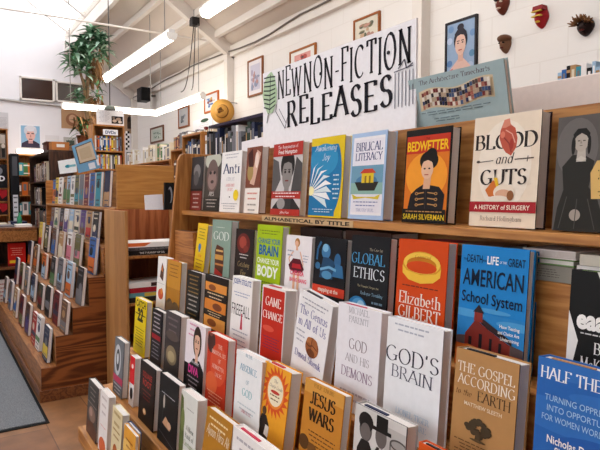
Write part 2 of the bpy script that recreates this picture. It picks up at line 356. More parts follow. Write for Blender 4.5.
# ------------------------------------------------------------------ books
def book_mesh(root, w, h, t, cover, art, hard=True, spine=None, edge=None, backcol=None, sticker=None, marker=None):
    """local: front cover at y=0 facing -y, spine at -x, z up"""
    b = .0022 if hard else .0008; ins = .003 if hard else .0004
    mb = MB(); x0, x1 = -w/2, w/2; ec = edge or cover
    mb.box((x0, 0, 0), (x1, b, h), cover, {3: ec, 1: ec})
    mb.box((x0, t-b, 0), (x1, t, h), backcol or cover)
    mb.box((x0, b, 0), (x0+b, t-b, h), spine or cover)
    pprint(mb, art, w, h, lambda x, z, q: (x0+x, -q, z))
    mb.build('cover', root, loc=(0, 0, 0))
    pg = MB(); pg.box((x0+b, b, ins), (x1-ins, t-b, h-ins), 'pages'); pg.build('page_block', root, loc=(0, 0, 0))
    if sticker:
        u, v, r_, col = sticker; st = MB(); st.lathe([(r_*w, -.0028), (r_*w, -.0022), (0, -.0022)][::-1]+[(r_*w, -.0028), (0, -.0028)], (x0+u*w, 0, v*h), 'y', col, 20); o = st.build('sticker', root, loc=(0, 0, 0)); o['label'] = 'round yellow sticker'
    if marker:
        mk = MB(); mk.box((x0+w*.1, t*.35, h-ins-.002), (x0+w*.55, t*.6, h-ins+.0025), marker); mk.build('paper_flag', root, loc=(0, 0, 0))
ROWS = {1: (1.0, 1.43, 'books faced out on the top shelf'), 2: (.92, 1.145, 'books on the step under the top shelf'), 3: (.82, .985, 'books on the second step down'),
        4: (.72, .828, 'books on the middle step'), 5: (.62, .682, 'books on the fifth step down'), 6: (.52, .52, 'books on the lowest ledge')}
def squeeze(art, k):
    """print drawn k times as tall, hung from the top edge of the cover"""
    f = lambda v: 1-(1-v)*k; out = []
    for it in art:
        q = it[0]
        if q == 'r': out.append((q, it[1], f(it[2]) if it[2] > .01 else 0, it[3], f(it[4]), it[5]))
        elif q == 'e': out.append((q, it[1], f(it[2]), it[3], it[4]*k, it[5]))
        elif q == 'p': out.append((q, [(a, f(b) if b > .001 else 0) for a, b in it[1]], it[2]))
        elif q == 'l': out.append((q, [(a, f(b)) for a, b in it[1]], it[2]*k, it[3]))
        elif q == 'n': out.append((q, it[1], f(it[2]), f(it[3])) + it[4:])
        else: out.append((q, it[1], it[2], f(it[3]), it[4]*k) + it[5:])
    return out
def rb(row, pl, pr, t, cover, art, label, lean=4, roll=0, hard=True, dy=0.0, k=None, **kw):
    """a faced-out book of the long rack; pl, pr: where its two top corners are seen; stands on the tread of its row"""
    Y, z0, grp = ROWS[row]; Y += dy; hh = .235; art = squeeze(art, k or (.93 if row in (2, 3, 4) else 1))
    for _ in range(3):
        yt = Y + hh*math.sin(R(lean)); a = hitY(pl[0], pl[1], yt); b = hitY(pr[0], pr[1], yt); hh = max(.15, min(.29, ((a.z+b.z)/2-z0)))
    w = (b.x-a.x)/max(.7, math.cos(R(roll))); cx = (a.x+b.x)/2 - hh*math.sin(R(roll))
    hh = hh/math.cos(R(lean))
    up = t*math.sin(R(lean)) + w/2*abs(math.sin(R(roll)))
    o = thing('hardcover_book' if hard else 'paperback_book', label, 'book', (cx, Y, z0+up+.0006), grp, False)
    o.rotation_euler = (Matrix.Rotation(-R(lean), 3, 'X') @ Matrix.Rotation(R(roll), 3, 'Y')).to_euler()
    book_mesh(o, w, hh-up, t, cover, art, hard, **kw)
    return o
# ------------------------------------------------------------------ the long rack's books
W, K, NV = '#f4f1ee', '#15120f', '#2a3570'
# top shelf, left to right
rb(1, (192.5, 157), (204, 157), .03, '#3b3a3c', [('r',0,0,1,.36,'#7c2f26'),('e',.5,.72,.3,.14,'#8b8988'),('e',.45,.6,.22,.14,'#5f5d5d'),('n',.5,.06,.3,.6,4,'#c9b7ae'),('r',0,.36,1,.4,'#222222')], 'dark grey hardcover with a brick red lower band, leftmost on the top shelf')
rb(1, (206, 155), (222, 155), .03, '#4a443d', [('e',.5,.9,.5,.16,'#c3c4b4'),('e',.5,.62,.36,.3,'#6e5a55'),('e',.5,.55,.27,.17,'#9a7f78'),('e',.38,.68,.07,.03,'#241c18'),('e',.62,.68,.07,.03,'#241c18'),('e',.5,.52,.1,.03,'#46352f'),('r',0,0,1,.24,'#2f2a25'),('t','APES',.5,.27,.07,'#e6e0d8',.7,.16),('n',.5,.08,.2,.7,3,'#bcb3a8')], 'hardcover with a gorilla face on its dark cover, on the top shelf')
rb(1, (222.5, 152), (242.5, 151), .024, W, [('n',.5,.9,.95,.7,2,'#b9b6c0'),('t','Anti',.52,.64,.16,'#283b66',-.78,.17),('t','cancer',.5,.52,.085,'#c4c3c8',.6,.12),('t','A NEW WAY',.5,.42,.045,'#d76c6c',.6,.14),('t','OF LIFE',.5,.35,.045,'#d76c6c',.45,.14),('e',.5,.25,.03,.012,'#333333'),('n',.5,.06,.14,.8,3,'#a5a3ad')], 'white hardcover with a tall navy serif word and yellow sticker, on the top shelf', sticker=(.82,.28,.12,'#f2d21c'))
rb(1, (247.5, 148), (262.5, 146), .03, '#8a5a44', [('p',[(0,.4),(1,.4),(1,1),(.2,1),(0,.8)],'#7b4230'),('p',[(.3,.45),(.7,.95),(.95,.9),(.6,.42)],'#d9b09a'),('e',.3,.62,.2,.13,'#a98d55'),('e',.7,.8,.12,.12,'#f0d9cc'),('p',[(.1,.9),(.4,.98),(.5,.7),(.2,.7)],'#431c16'),('r',0,0,1,.38,'#efe8e0'),('n',.5,.22,.3,.7,2,'#d3897a'),('n',.5,.05,.13,.6,2,'#9c948c')], 'hardcover with a red and brown collage over a cream lower half, on the top shelf')
rb(1, (274.5, 146), (304, 139.5), .022, '#d8d2cf', [('r',0,0,1,1,'#cdc9c8'),('p',[(0,.2),(.3,.5),(.2,.75),(0,.8)],'#5a5757'),('p',[(.65,.25),(1,.3),(1,.7),(.8,.8)],'#4b4848')]+person(.52,.58,.2,'#8c8683','#1f1b1a','#2b2828',1.2,1,True)+[('r',0,.82,1,1,'#b23126'),('t','The Assassination of',.5,.925,.045,W,.86,.13),('T','Fred Hampton',.5,.85,.06,W,.92,.012),('r',0,.23,1,.33,'#b23126'),('n',.5,.26,.305,.88,2,'#f4e8e4'),('r',.28,.09,.7,.23,'#3b3938'),('e',.36,.16,.14,.08,'#9b9896'),('r',0,0,1,.085,'#b23126'),('T','Jeffrey Haas',.5,.025,.035,W,.5,0)], 'black and white portrait cover with red title bands, on the top shelf')
rb(1, (312.5, 138.5), (345.5, 135.5), .028, '#e3c41d', [('r',0,.02,.8,.98,'#1b76ab'),('e',.68,.5,.28,.47,'#1b76ab'),('r',0,.9,1,1,'#e3c41d'),('e',.42,.72,.42,.2,'#2f8fc0')]+
   [('p',[(.0,.3),(.12+.4*math.cos(R(q))-.05*math.sin(R(q)),.34+.3*math.sin(R(q))),(.14+.56*math.cos(R(q)),.34+.36*math.sin(R(q))),(.12+.42*math.cos(R(q+14)),.34+.28*math.sin(R(q+14)))],'#f3f4f4' if i % 2 else '#d8e6ea') for i, q in enumerate((-38,-20,-4,12,28,44,60,78))]+
   [('e',.06,.33,.1,.06,'#f5edb0'),('i','Awakening',.46,.83,.075,'#f1f5f5',.76,.1),('i','Joy',.48,.71,.085,'#f1f5f5',.4,.1),('i','10',.82,.57,.06,W,.2,.11),('n',.82,.24,.52,.2,6,'#cfe3ea'),('n',.45,.07,.1,.7,2,'#d7e6ee')], 'yellow and blue hardcover with a white lotus flower, on the top shelf')
rb(1, (352.5, 133.5), (388, 131), .036, '#a9c3e4', [('r',.07,.05,.95,.95,'#f0edf0'),('r',.1,.08,.92,.92,'#e9e6ee'),('t','BIBLICAL',.52,.79,.095,NV,-.74,.17),('t','LITERACY',.52,.68,.085,NV,-.74,.17),('r',.05,.29,.95,.62,'#6f9cb4'),('r',.05,.29,.95,.42,'#8db3a8'),('e',.5,.44,.3,.07,'#4c7ba0'),('p',[(.16,.43),(.84,.43),(.74,.33),(.28,.33)],'#2a2620'),('r',.36,.42,.7,.53,'#e0bf2a'),('p',[(.3,.53),(.76,.53),(.66,.58),(.42,.58)],'#c8452c'),('r',.45,.42,.5,.5,'#8a6c20'),('r',.57,.42,.62,.5,'#8a6c20'),('p',[(.1,.29),(.25,.26),(.75,.26),(.9,.29),(.85,.23),(.5,.25),(.15,.23)],'#d7c23e'),('n',.5,.16,.2,.7,2,'#7e86b0'),('t','TIMOTHY BEAL',.5,.09,.035,'#7e86b0',.6,.1)], 'pale blue hardcover with a yellow ark on a boat, on the top shelf')
rb(1, (407, 131), (453, 126), .03, '#17120f', [('r',.03,.02,.97,.93,'#d8741d'),('r',.03,.74,.97,.93,'#c2361f'),('e',.5,.5,.45,.25,'#ef9a2c'),('T','THE',.5,.885,.022,K,.2,0),('T','BEDWETTER',.5,.77,.105,'#f0c21a',.9,.025)]+
   [('e',.55,.66,.2,.1,'#17110f'),('e',.6,.72,.12,.07,'#17110f'),('p',[(.12,.13),(.9,.13),(.92,.3),(.8,.38),(.6,.4),(.46,.41),(.3,.36),(.18,.3)],'#1c171a'),('p',[(.45,.36),(.6,.36),(.62,.5),(.47,.5)],'#d9a887'),('e',.525,.57,.13,.105,'#e2b696'),('p',[(.395,.58),(.42,.645),(.53,.665),(.63,.64),(.655,.58),(.67,.68),(.6,.71),(.43,.7),(.38,.65)],'#17110f'),('e',.47,.575,.024,.009,'#2a1a14'),('e',.57,.575,.024,.009,'#2a1a14'),('r',.47,.505,.56,.515,'#a84038')]+
   [q for v in (.19,.25,.31) for q in (('l',[(.34,v),(.49,v+.012)],.012,'#b98a52'),('l',[(.57,v+.012),(.74,v)],.012,'#b98a52'),('e',.33,v,.035,.016,'#b98a52'),('e',.75,v,.035,.016,'#b98a52'),('e',.33,v,.018,.008,'#1c171a'),('e',.75,v,.018,.008,'#1c171a'))]+[('l',[(.53,.36),(.53,.15)],.006,'#3a3034')]+[('r',.03,.02,.97,.145,'#17120f'),('n',.5,.115,.12,.8,1,'#b98a52'),('T','SARAH SILVERMAN',.5,.035,.06,'#e4c21b',.9,.01)], 'orange and black hardcover showing a dark haired woman in a braided jacket')
rb(1, (475.5, 118), (542.5, 110.5), .034, '#ead9c3', [('e',.5,.55,.4,.4,'#f0e3d2'),('t','BLOOD',.5,.7,.13,'#2c2220',-.92,.19),('p',[(.42,.86),(.46,.93),(.52,.95),(.58,.9),(.64,.87),(.68,.78),(.67,.7),(.6,.63),(.52,.66),(.46,.71),(.41,.79)],'#bd5844'),('p',[(.44,.88),(.47,.95),(.55,.96),(.57,.9),(.5,.88)],'#d98a72'),('l',[(.47,.8),(.56,.74),(.6,.66)],.012,'#8f3a30'),('l',[(.5,.86),(.6,.82),(.65,.74)],.01,'#e0a08c'),('e',.46,.82,.035,.03,'#d87a62'),('e',.6,.73,.03,.05,'#a43c30'),('i','and',.5,.565,.09,'#2c2220',.25,.12),('l',[(.1,.585),(.34,.595)],.008,'#4b3d36'),('e',.1,.59,.03,.012,'#4b3d36'),('l',[(.66,.595),(.93,.6)],.01,'#4b3d36'),('l',[(.84,.57),(.85,.62)],.008,'#4b3d36'),('t','GUTS',.5,.38,.13,'#2c2220',-.68,.19),
   ('p',[(.24,.33),(.36,.42),(.45,.37),(.4,.27),(.3,.27)],'#cf7232'),('p',[(.36,.44),(.42,.44),(.46,.34),(.42,.34)],'#e3b62c'),('e',.53,.31,.16,.07,'#ecdcc8'),('e',.52,.29,.12,.045,'#d9a98a'),('e',.45,.25,.15,.03,'#e9dccb'),('e',.63,.28,.05,.045,'#8e5a34'),
   ('r',0,.13,1,.225,'#a41f28'),('T','A HISTORY of SURGERY',.5,.155,.042,'#f3e4d3',.84,.012),('t','Richard Hollingham',.5,.055,.04,'#6a5a52',.64,.1)], 'cream hardcover with a red heart and a red band near its foot', edge='#2c1c20', backcol='#2c1c20')
rb(1, (559, 119.5), (632, 108), .034, '#4b4745', [('r',0,0,1,1,'#5a5552'),('e',.3,.72,.3,.26,'#6b6663'),('p',[(.02,0),(.78,0),(.62,.3),(.5,.38),(.56,.6),(.4,.66),(.24,.66),(.1,.56),(.14,.36),(.06,.2)],'#26241f'),('p',[(.3,.6),(.44,.6),(.42,.74),(.32,.74)],'#bfb6ab'),('e',.36,.77,.1,.085,'#b7aca0'),('p',[(.25,.78),(.29,.82),(.36,.845),(.43,.82),(.47,.78),(.48,.84),(.42,.885),(.3,.885),(.24,.84)],'#1b1816'),('e',.25,.74,.03,.08,'#1b1816'),('e',.475,.74,.025,.08,'#1b1816'),('r',.34,.735,.38,.74,'#5a4a44'),('p',[(.355,.79),(.375,.755),(.345,.755)],'#94897e'),('r',.31,.775,.345,.783,'#302722'),('r',.385,.775,.42,.783,'#302722'),('p',[(.3,.62),(.37,.65),(.45,.62),(.38,.6)],'#cfc8bd'),('e',.33,.14,.08,.05,'#a99d92'),
   ('l',[(.2,.3),(.1,.02)],.008,'#4b4743'),('l',[(.35,.28),(.33,.02)],.008,'#4b4743'),('l',[(.5,.28),(.62,.02)],.008,'#4b4743'),('p',[(.55,.28),(1,.28),(1,.62),(.6,.6),(.52,.5)],'#d9b36b'),('n',.78,.55,.56,.3,1,'#6b4c22'),('t','THE',.72,.47,.05,'#4a3418',.26,.14),('t','TALE',.8,.385,.07,'#4a3418',.36,.14),('n',.78,.31,.34,.34,2,'#7a5a2c')], 'grey cover with a standing woman in a dark Victorian dress, rightmost on the top shelf')
# second step: under the shelf
rb(2, (198.6, 223.5), (208.4, 224.5), .026, '#ecc51e', [('n',.5,.72,.9,.7,4,'#8a8020'),('e',.4,.55,.14,.07,'#2f6fae'),('r',.35,.45,.45,.55,'#2f6fae'),('t','HOW',.5,.36,.05,'#d9762a',.5,.16),('n',.5,.1,.3,.8,4,'#a8702a')], 'bright yellow hardcover tilted beside a wooden block under the top shelf', roll=3, lean=6)
rb(2, (213, 219.5), (232, 221), .03, '#8ba394', [('n',.45,.86,.88,.5,1,'#cfd8cf'),('t','GOD',.5,.68,.13,'#e9efe8',-.8,.14),('p',[(.25,.12),(.62,.02),(.68,.14),(.7,.4),(.66,.56),(.3,.6),(.22,.5)],'#5b3222'),('p',[(.23,.12),(.62,.03),(.66,.14),(.24,.22)],'#b3342d'),('r',.24,.36,.66,.44,'#d59d4a'),('r',.26,.27,.7,.3,'#c88346'),('r',.28,.49,.64,.52,'#e0b36a')], 'sage green hardcover with tall pale capitals above a stack of books picture')
rb(2, (236.5, 228), (254.5, 231), .03, '#241a17', [('e',.45,.72,.36,.2,'#6b231d'),('e',.42,.74,.2,.12,'#a64434'),('e',.6,.62,.14,.07,'#823026'),('n',.5,.44,.5,.5,2,'#ded6cf'),('i','Catching',.5,.26,.1,'#d7b878',.85,.09),('i','Fire',.5,.1,.1,'#d7b878',.4,.09)], 'black hardcover with a red glow and gold script, between sage and lime green books', k=.78)
rb(2, (258, 223.5), (283, 227.5), .028, '#a8c40f', [('n',.5,.88,.92,.8,2,'#6e7f1c'),('T','CHANGE YOUR',.5,.74,.075,'#12679c',.88,.02),('T','BRAIN',.5,.58,.14,'#0f5f9e',.88,.035),('T','CHANGE YOUR',.5,.46,.075,'#f3f6e6',.88,.02),('T','BODY',.5,.28,.15,'#f7f8ee',.88,.035),('n',.5,.06,.2,.8,4,'#6e7f1c')], 'lime green hardcover with blue and white block capitals')
rb(2, (287, 234.5), (312.5, 238), .022, '#efe9ea', [('e',.45,.88,.1,.08,'#b4793a'),('e',.43,.86,.07,.055,'#e8b696'),('p',[(.4,.7),(.5,.7),(.47,.84),(.41,.84)],'#e3b08e'),('p',[(.28,.58),(.62,.58),(.58,.74),(.32,.74)],'#e6e2e4'),('l',[(.32,.72),(.14,.58),(.2,.5)],.03,'#e3b08e'),('l',[(.58,.72),(.72,.5),(.64,.45)],.03,'#e3b08e'),('p',[(.32,.59),(.6,.59),(.76,.42),(.68,.36),(.42,.33),(.2,.38),(.14,.46)],'#5c1422'),('p',[(.3,.5),(.6,.5),(.66,.42),(.28,.42)],'#b8232c'),('r',.34,.02,.43,.35,'#e3b08e'),('r',.5,.02,.59,.35,'#e3b08e'),('T','CHELSEA',.5,.3,.08,'#dd4a6c',.8,.03),('T','BANG BANG',.55,.18,.07,'#e0697f',.7,.03),('n',.2,.64,.72,.24,2,'#9fa3b4'),('n',.8,.56,.66,.24,3,'#9fa3b4')], 'white paperback with a blonde woman in a dark red skirt', hard=False, k=.74)
rb(2, (315.5, 236.5), (347.5, 240), .024, '#0e0f14', [('e',.38,.76,.14,.13,'#3f77a5'),('e',.36,.82,.09,.07,'#7fb5d6'),('p',[(.2,.3),(.62,.3),(.66,.6),(.48,.66),(.3,.66)],'#1d4668'),('e',.75,.62,.1,.13,'#2b608c'),('p',[(.6,.35),(.95,.35),(.9,.55),(.7,.58)],'#2f6a98'),('l',[(.1,.6),(.12,.8),(.22,.92)],.05,'#2d638f'),('l',[(.22,.44),(.5,.5),(.72,.46)],.045,'#6ea6cb'),('e',.44,.36,.16,.07,'#4f8cb5'),('e',.14,.5,.08,.06,'#356f9d'),('r',0,.02,1,.17,'#d9432a'),('T','stepping at the',.5,.07,.07,'#f3d6c6',.86,.03)], 'black hardcover with blue tinted musicians and a red band below them', k=.7)
rb(2, (352.5, 233.5), (391, 240), .026, '#17181c', [('t','The Case for',.66,.84,.03,'#b9b09a',.42,.12),('t','GLOBAL',.46,.69,.115,'#4f9fd0',-.86,.14),('t','ETHICS',.5,.53,.115,'#dfe6ea',-.8,.14),('t','The Humanist Perspective',.5,.43,.025,'#c1b48f',.8,.12),('t','Rodrigue Tremblay',.6,.35,.035,'#8fb4cc',.66,.12),('e',.25,.16,.28,.16,'#2e77ae'),('e',.28,.19,.2,.11,'#5a9fd0'),('e',.34,.22,.1,.06,'#9fcbe6'),('n',.76,.2,.28,.36,2,'#6e8ba0')], 'black hardcover with light blue and white serif capitals and a blue globe')
rb(2, (399.5, 239), (449, 242.5), .03, '#d2480f', [('e',.5,.74,.39,.15,'#d99a26'),('e',.5,.775,.37,.105,'#f2c64c'),('e',.5,.765,.3,.07,'#c77c1c'),('e',.5,.735,.31,.06,'#d2480f'),('p',[(.11,.74),(.12,.66),(.25,.6),(.5,.575),(.75,.6),(.88,.66),(.89,.74),(.8,.69),(.5,.66),(.2,.69)],'#f0bf3f'),('i','Committed',.52,.82,.035,'#8a5312',.5,.1),('n',.5,.535,.54,.75,1,'#6b2a12'),('t','Elizabeth',.5,.36,.115,'#f4e6d8',-.84,.16),('t','GILBERT',.5,.22,.115,'#f4e6d8',-.84,.16)], 'orange hardcover with a gold ring and white serif capitals')
rb(2, (462.5, 244), (530, 251), .02, '#1a80c8', [('r',0,0,1,.42,'#2781c4'),('e',.12,.4,.3,.035,'#4b9bd2'),('e',.9,.36,.3,.035,'#4b9bd2'),('e',.55,.45,.25,.02,'#4b9bd2'),('T','THE',.075,.865,.02,'#0f2740',.08,.01),('T','DEATH',.22,.85,.07,'#0f2740',.24,.01),('T','AND',.38,.865,.02,'#0f2740',.07,.01),('T','LIFE',.5,.85,.07,'#f1f5f8',.17,.02),('T','OF THE',.65,.865,.02,'#dbe6ee',.1,.01),('T','GREAT',.84,.85,.07,'#0f2740',.24,.01),('T','AMERICAN',.5,.65,.15,'#0d1f36',-.9,.01),('T','School System',.5,.5,.1,'#0d1f36',-.9,.01),('e',.5,.1,.7,.12,'#5a4a4a'),('r',0,0,1,.12,'#b3531f'),('p',[(.14,.1),(.14,.22),(.3,.36),(.46,.3),(.82,.2),(.82,.1)],'#7a2a22'),('p',[(.14,.22),(.3,.37),(.46,.3),(.84,.2),(.84,.24),(.42,.37),(.3,.37)],'#2e2024'),('r',.27,.34,.4,.42,'#8a2f26'),('p',[(.25,.42),(.335,.49),(.42,.42)],'#2a1c20'),('r',.2,.12,.25,.2,'#1d1518'),('r',.36,.12,.41,.24,'#1d1518'),('r',.52,.12,.56,.22,'#1d1518'),('r',.66,.12,.7,.2,'#1d1518'),('p',[(0,0),(1,0),(1,.09),(.8,.12),(.5,.1),(.2,.13),(0,.1)],'#c4621f'),('T','How Testing',.8,.33,.03,W,.28,.01),('T','and Choice Are',.79,.28,.03,W,.3,.01),('T','Undermining',.81,.23,.03,W,.26,.01)], 'bright blue hardcover with a red schoolhouse, black and white titles', edge='#16151a')
rb(2, (530.5, 251), (536.5, 252), .012, '#1b74b4', [], 'second blue copy tucked behind the blue hardcover with the schoolhouse', dy=.045)
rb(2, (572, 267), (640, 280), .03, '#121212', [('p',[(0,.66),(.17,.42),(0,0)],'#e9e6e4'),('p',[(.4,1),(.75,.62),(1,.9),(1,1)],'#e4e2de'),('T','eaarth',.55,.53,.16,W,-.84,.045),('n',.5,.46,.49,.6,1,'#c9c7c5'),('t','BILL',.6,.34,.09,W,.35,.15),('t','McKIBBEN',.6,.2,.1,W,-.74,.15)], 'black hardcover with slanted white corners, rightmost directly under the top shelf', marker='#7fb23a')
# third row
rb(3, (158.5, 257), (167, 257.5), .03, W, [('p',[(.3,.62),(.7,.55),(.75,.78),(.5,.9)],'#5a3a24'),('p',[(.4,.76),(.62,.72),(.6,.86)],'#d9782c'),('e',.5,.3,.3,.1,'#c9542e'),('e',.6,.36,.12,.06,'#e08a3c'),('l',[(.1,.5),(.9,.5)],.008,'#b9b9c2')], 'narrow white hardcover with small food pictures, leftmost on the second step down')
rb(3, (168, 260), (181.5, 262), .028, '#b57a24', [('r',0,.5,1,1,'#c98d2c'),('n',.5,.72,.92,.7,4,'#8d5a18'),('e',.3,.14,.25,.16,'#4a3a2c'),('e',.7,.12,.25,.15,'#5a4630'),('p',[(0,0),(1,0),(1,.2),(.8,.27),(.6,.2),(.4,.28),(.2,.2),(0,.26)],'#6b5238')], 'golden hardcover with a dark crowd along its foot', marker='#c62f35')
rb(3, (187.5, 270.5), (201.5, 273), .024, '#1d1b1a', [('n',.5,.62,.92,.75,5,'#9c7d43'),('n',.5,.3,.55,.75,4,'#b7b0a4'),('n',.5,.08,.22,.6,3,'#8a6b35')], 'black hardcover with rows of small gold lettering')
rb(3, (205.5, 274), (228.5, 279.5), .022, '#1c1410', [('r',.04,.74,.96,.88,'#e0923c'),('r',.04,.42,.96,.6,'#d9822e'),('r',.04,.12,.96,.32,'#e39a45'),('e',.35,.8,.16,.05,'#8a4a22'),('e',.6,.5,.2,.06,'#7a3d1c'),('e',.4,.22,.2,.06,'#8a4a22'),('n',.5,.64,.7,.7,2,'#e6cda6'),('n',.5,.35,.39,.6,2,'#e6cda6')], 'black hardcover with three orange picture stripes')
rb(3, (233, 275), (253, 281), .03, W, [('T','JOSEPH STIGLITZ',.5,0.900,.075,'#31509a',.88,.012),('n',.5,.74,.78,.8,2,'#9aa3c0'),('T','FREEFALL',.5,0.460,.17,'#231f1f',.9,-.006),('p',[(.5,.28),(.62,.28),(.58,.5),(.54,.5)],'#c2334a'),('n',.5,.06,.24,.8,4,'#b0b0b8')], 'white hardcover with tall thin black letters and a red tie mark')
rb(3, (263, 284), (286, 291), .04, '#efe9e6', [('r',.04,.02,.97,.97,'#c22a17'),('t','GAME',.5,0.750,.11,'#f5ece4',.85,.18),('t','CHANGE',.5,0.580,.095,'#f5ece4',.9,.18),('e',.35,0.450,.25,.04,'#d9533f'),('n',.5,.2,.34,.76,5,'#6a2a52')], 'red hardcover with white borders and white serif capitals', marker='#c62f35')
rb(3, (301, 291), (334, 302), .03, '#f1eff0', [('n',.5,.87,.92,.8,2,'#a9a9b2'),('t','The Genius',.5,0.730,.1,'#4a469a',-.84,.13),('t','in All of Us',.5,0.590,.1,'#4a469a',-.84,.13),('e',.58,.4,.2,.12,'#8a4e28'),('e',.5,.45,.1,.06,'#b87443'),('e',.64,.46,.1,.055,'#a9663a'),('e',.48,.38,.09,.06,'#9c5a30'),('e',.66,.38,.1,.065,'#b06c3e'),('e',.57,.33,.12,.05,'#6f3c1e'),('l',[(.4,.42),(.5,.4),(.6,.43),(.74,.4)],.012,'#5a2f18'),('l',[(.57,.5),(.56,.42),(.58,.33)],.01,'#5a2f18'),('n',.2,.4,.52,.3,3,'#b7b7c0'),('t','David Shenk',.5,0.200,.08,'#4a469a',-.8,.12)], 'white hardcover with purple serif title above a walnut', roll=9, lean=3, marker='#3a3338')
rb(3, (339, 303), (382, 312), .03, '#eceaef', [('t','MICHAEL',.5,0.920,.06,'#9b99a2',.62,.1),('t','PARENTI',.5,0.830,.06,'#9b99a2',.62,.1),('t','GOD',.52,0.560,.105,'#8f7f88',.56,.12),('t','AND HIS',.52,0.430,.075,'#a9a0a6',.66,.11),('t','DEMONS',.52,0.270,.095,'#8e6f8c',.88,.12),('n',.5,.05,.12,.7,2,'#b9b4be')], 'white hardcover with grey and mauve capitals, left of one with a large black title', marker='#c0305a')
rb(3, (388.5, 317), (444, 330), .026, '#eff0f3', [('n',.45,.9,.95,.7,2,'#b4b9c6'),('t',"GOD'S",.48,.6,.14,'#2b2b3c',-.95,.12),('t','BRAIN',.5,.46,.11,'#4a4a5c',-.74,.11),('t','LIONEL TIGER',.55,.14,.05,'#a9c7e4',.7,.1),('t','McGUIRE',.62,.06,.05,'#a9c7e4',.5,.1)], 'large white hardcover with a large black serif title in two lines', edge='#c9ccd4')
rb(3, (457, 346), (520, 366), .034, '#b98a56', [('r',0,0,1,.045,'#35543a'),('t','THE GOSPEL',.5,.8,.085,'#f3e8d8',-.9,.14),('t','ACCORDING',.52,.69,.085,'#f3e8d8',-.9,.14),('i','to the',.17,.59,.055,'#5a3d22',.28,.11),('t','EARTH',.66,.58,.085,'#4c3b28',.6,.12),('T','MATTHEW SLEETH',.5,.51,.035,'#e8d6ba',.86,.01)]+
   [('e',.46+.2*math.cos(q*1.7)*(.4+.6*((q*37) % 10)/10),.34+.075*math.sin(q*1.7)*(.4+.6*((q*53) % 10)/10),.05,.024,'#4a3c2a') for q in range(26)]+[('p',[(.42,.24),(.52,.24),(.49,.34),(.45,.34)],'#4a3c2a'),('e',.47,.235,.13,.012,'#5e4a30'),('n',.5,.07,.19,.84,5,'#6b4d2b')], 'kraft brown hardcover with a dark tree picture', edge='#5a4530', marker='#222222', lean=5)
rb(3, (539, 354), (640, 385), .03, '#2a66b4', [('e',.3,.62,.6,.12,'#3270be'),('e',.8,.42,.6,.12,'#265cab'),('e',.1,.95,.7,.08,'#3270be'),('e',.75,.78,.4,.05,'#3270be'),('t','HALF THE SKY',.5,.86,.08,'#f2f6fa',-.92,.17),('T','TURNING OPPRESSION',.5,.71,.045,'#a9cdea',.8,0),('T','INTO OPPORTUNITY',.5,.64,.045,'#a9cdea',.74,0),('T','FOR WOMEN WORLDWIDE',.5,.57,.045,'#a9cdea',.84,0),('T','Nicholas D. Kristof',.5,.42,.055,W,.7,.012),('T','and',.36,.36,.03,'#c9dcee',.1,0),('T','Sheryl WuDunn',.54,.35,.055,W,.6,.012)]+person(.14,.14,.08,'#6b3e28','#17120f','#7a3140',1.4)+person(.42,.13,.08,'#5a3524','#17120f','#3a6a5a',1.4)+person(.72,.13,.08,'#744630','#17120f','#8a5a24',1.4), 'blue hardcover like a cloudy sky with white spaced capitals', edge='#1e4a8c', marker='#b7895a')
# fourth row
rb(4, (136, 297), (147, 302), .026, '#e8cb10', [('r',0,.9,1,1,'#e8cb10'),('T','CATCH',.5,0.840,.13,K,.84,.03),('T','22',.5,0.580,.24,K,.72,.05),('n',.5,.1,.42,.8,7,'#7b6a10'),('l',[(.05,.7),(.95,.7)],.02,K)], 'yellow hardcover with thick black lettering, leftmost on the middle step')
rb(4, (152.5, 308), (163, 312.5), .026, '#17151a', [('n',.5,.6,.92,.7,5,'#c9c5cc'),('r',.1,.44,.9,.53,'#a3232a'),('n',.5,.1,.38,.7,5,'#94919b')], 'black hardcover with close white lettering beside the yellow book with thick black lettering')
rb(4, (166.5, 310), (181, 317), .036, '#3b3433', [('e',.5,.3,.36,.16,'#8c7a5c'),('e',.5,.28,.24,.09,'#b5a17a'),('r',0,.6,1,1,'#4a4344'),('n',.5,.7,.9,.7,3,'#76686a'),('e',.5,.62,.42,.08,'#5a4d48')], 'dark grey hardcover with a dim tan dish on its cover, on the middle step')
rb(4, (187, 318), (206, 329.5), .018, '#f0e5ea', [('n',.42,.8,.96,.6,3,'#d98fae')]+person(.62,.72,.17,'#e6b79c','#33211b','#1b1719',1.3)+[('r',0,0,1,.36,'#181416'),('T','TRUTH ABOUT',.5,.4,.04,'#f1e9ee',.8,.02),('T','DIVA',.5,.24,.12,'#d8418f',.8,.04),('n',.5,.05,.18,.6,3,'#b7aab2')], 'white and black paperback with a smiling woman and pink letters', hard=False)
rb(4, (208.5, 331), (228, 341.5), .03, '#c93a21', [('e',.2,0.880,.2,.16,'#4a2a26'),('e',.16,1.020,.12,.07,'#7c4a3a'),('e',.6,0.600,.4,.3,'#d9512f'),('e',.3,0.300,.3,.16,'#e0663a'),('t','THE',.66,0.830,.055,'#f3ddd0',.24,.12),('t','IMMORTAL LIFE',.6,0.730,.055,'#f3ddd0',.7,.12),('t','OF',.66,0.630,.055,'#f3ddd0',.2,.12),('t','HENRIETTA',.6,0.530,.055,'#f3ddd0',.7,.12),('t','LACKS',.64,0.430,.055,'#f3ddd0',.5,.12),('n',.5,.04,.18,.8,4,'#f0b090')], 'red orange hardcover with a small dark figure at the top corner and white capitals')
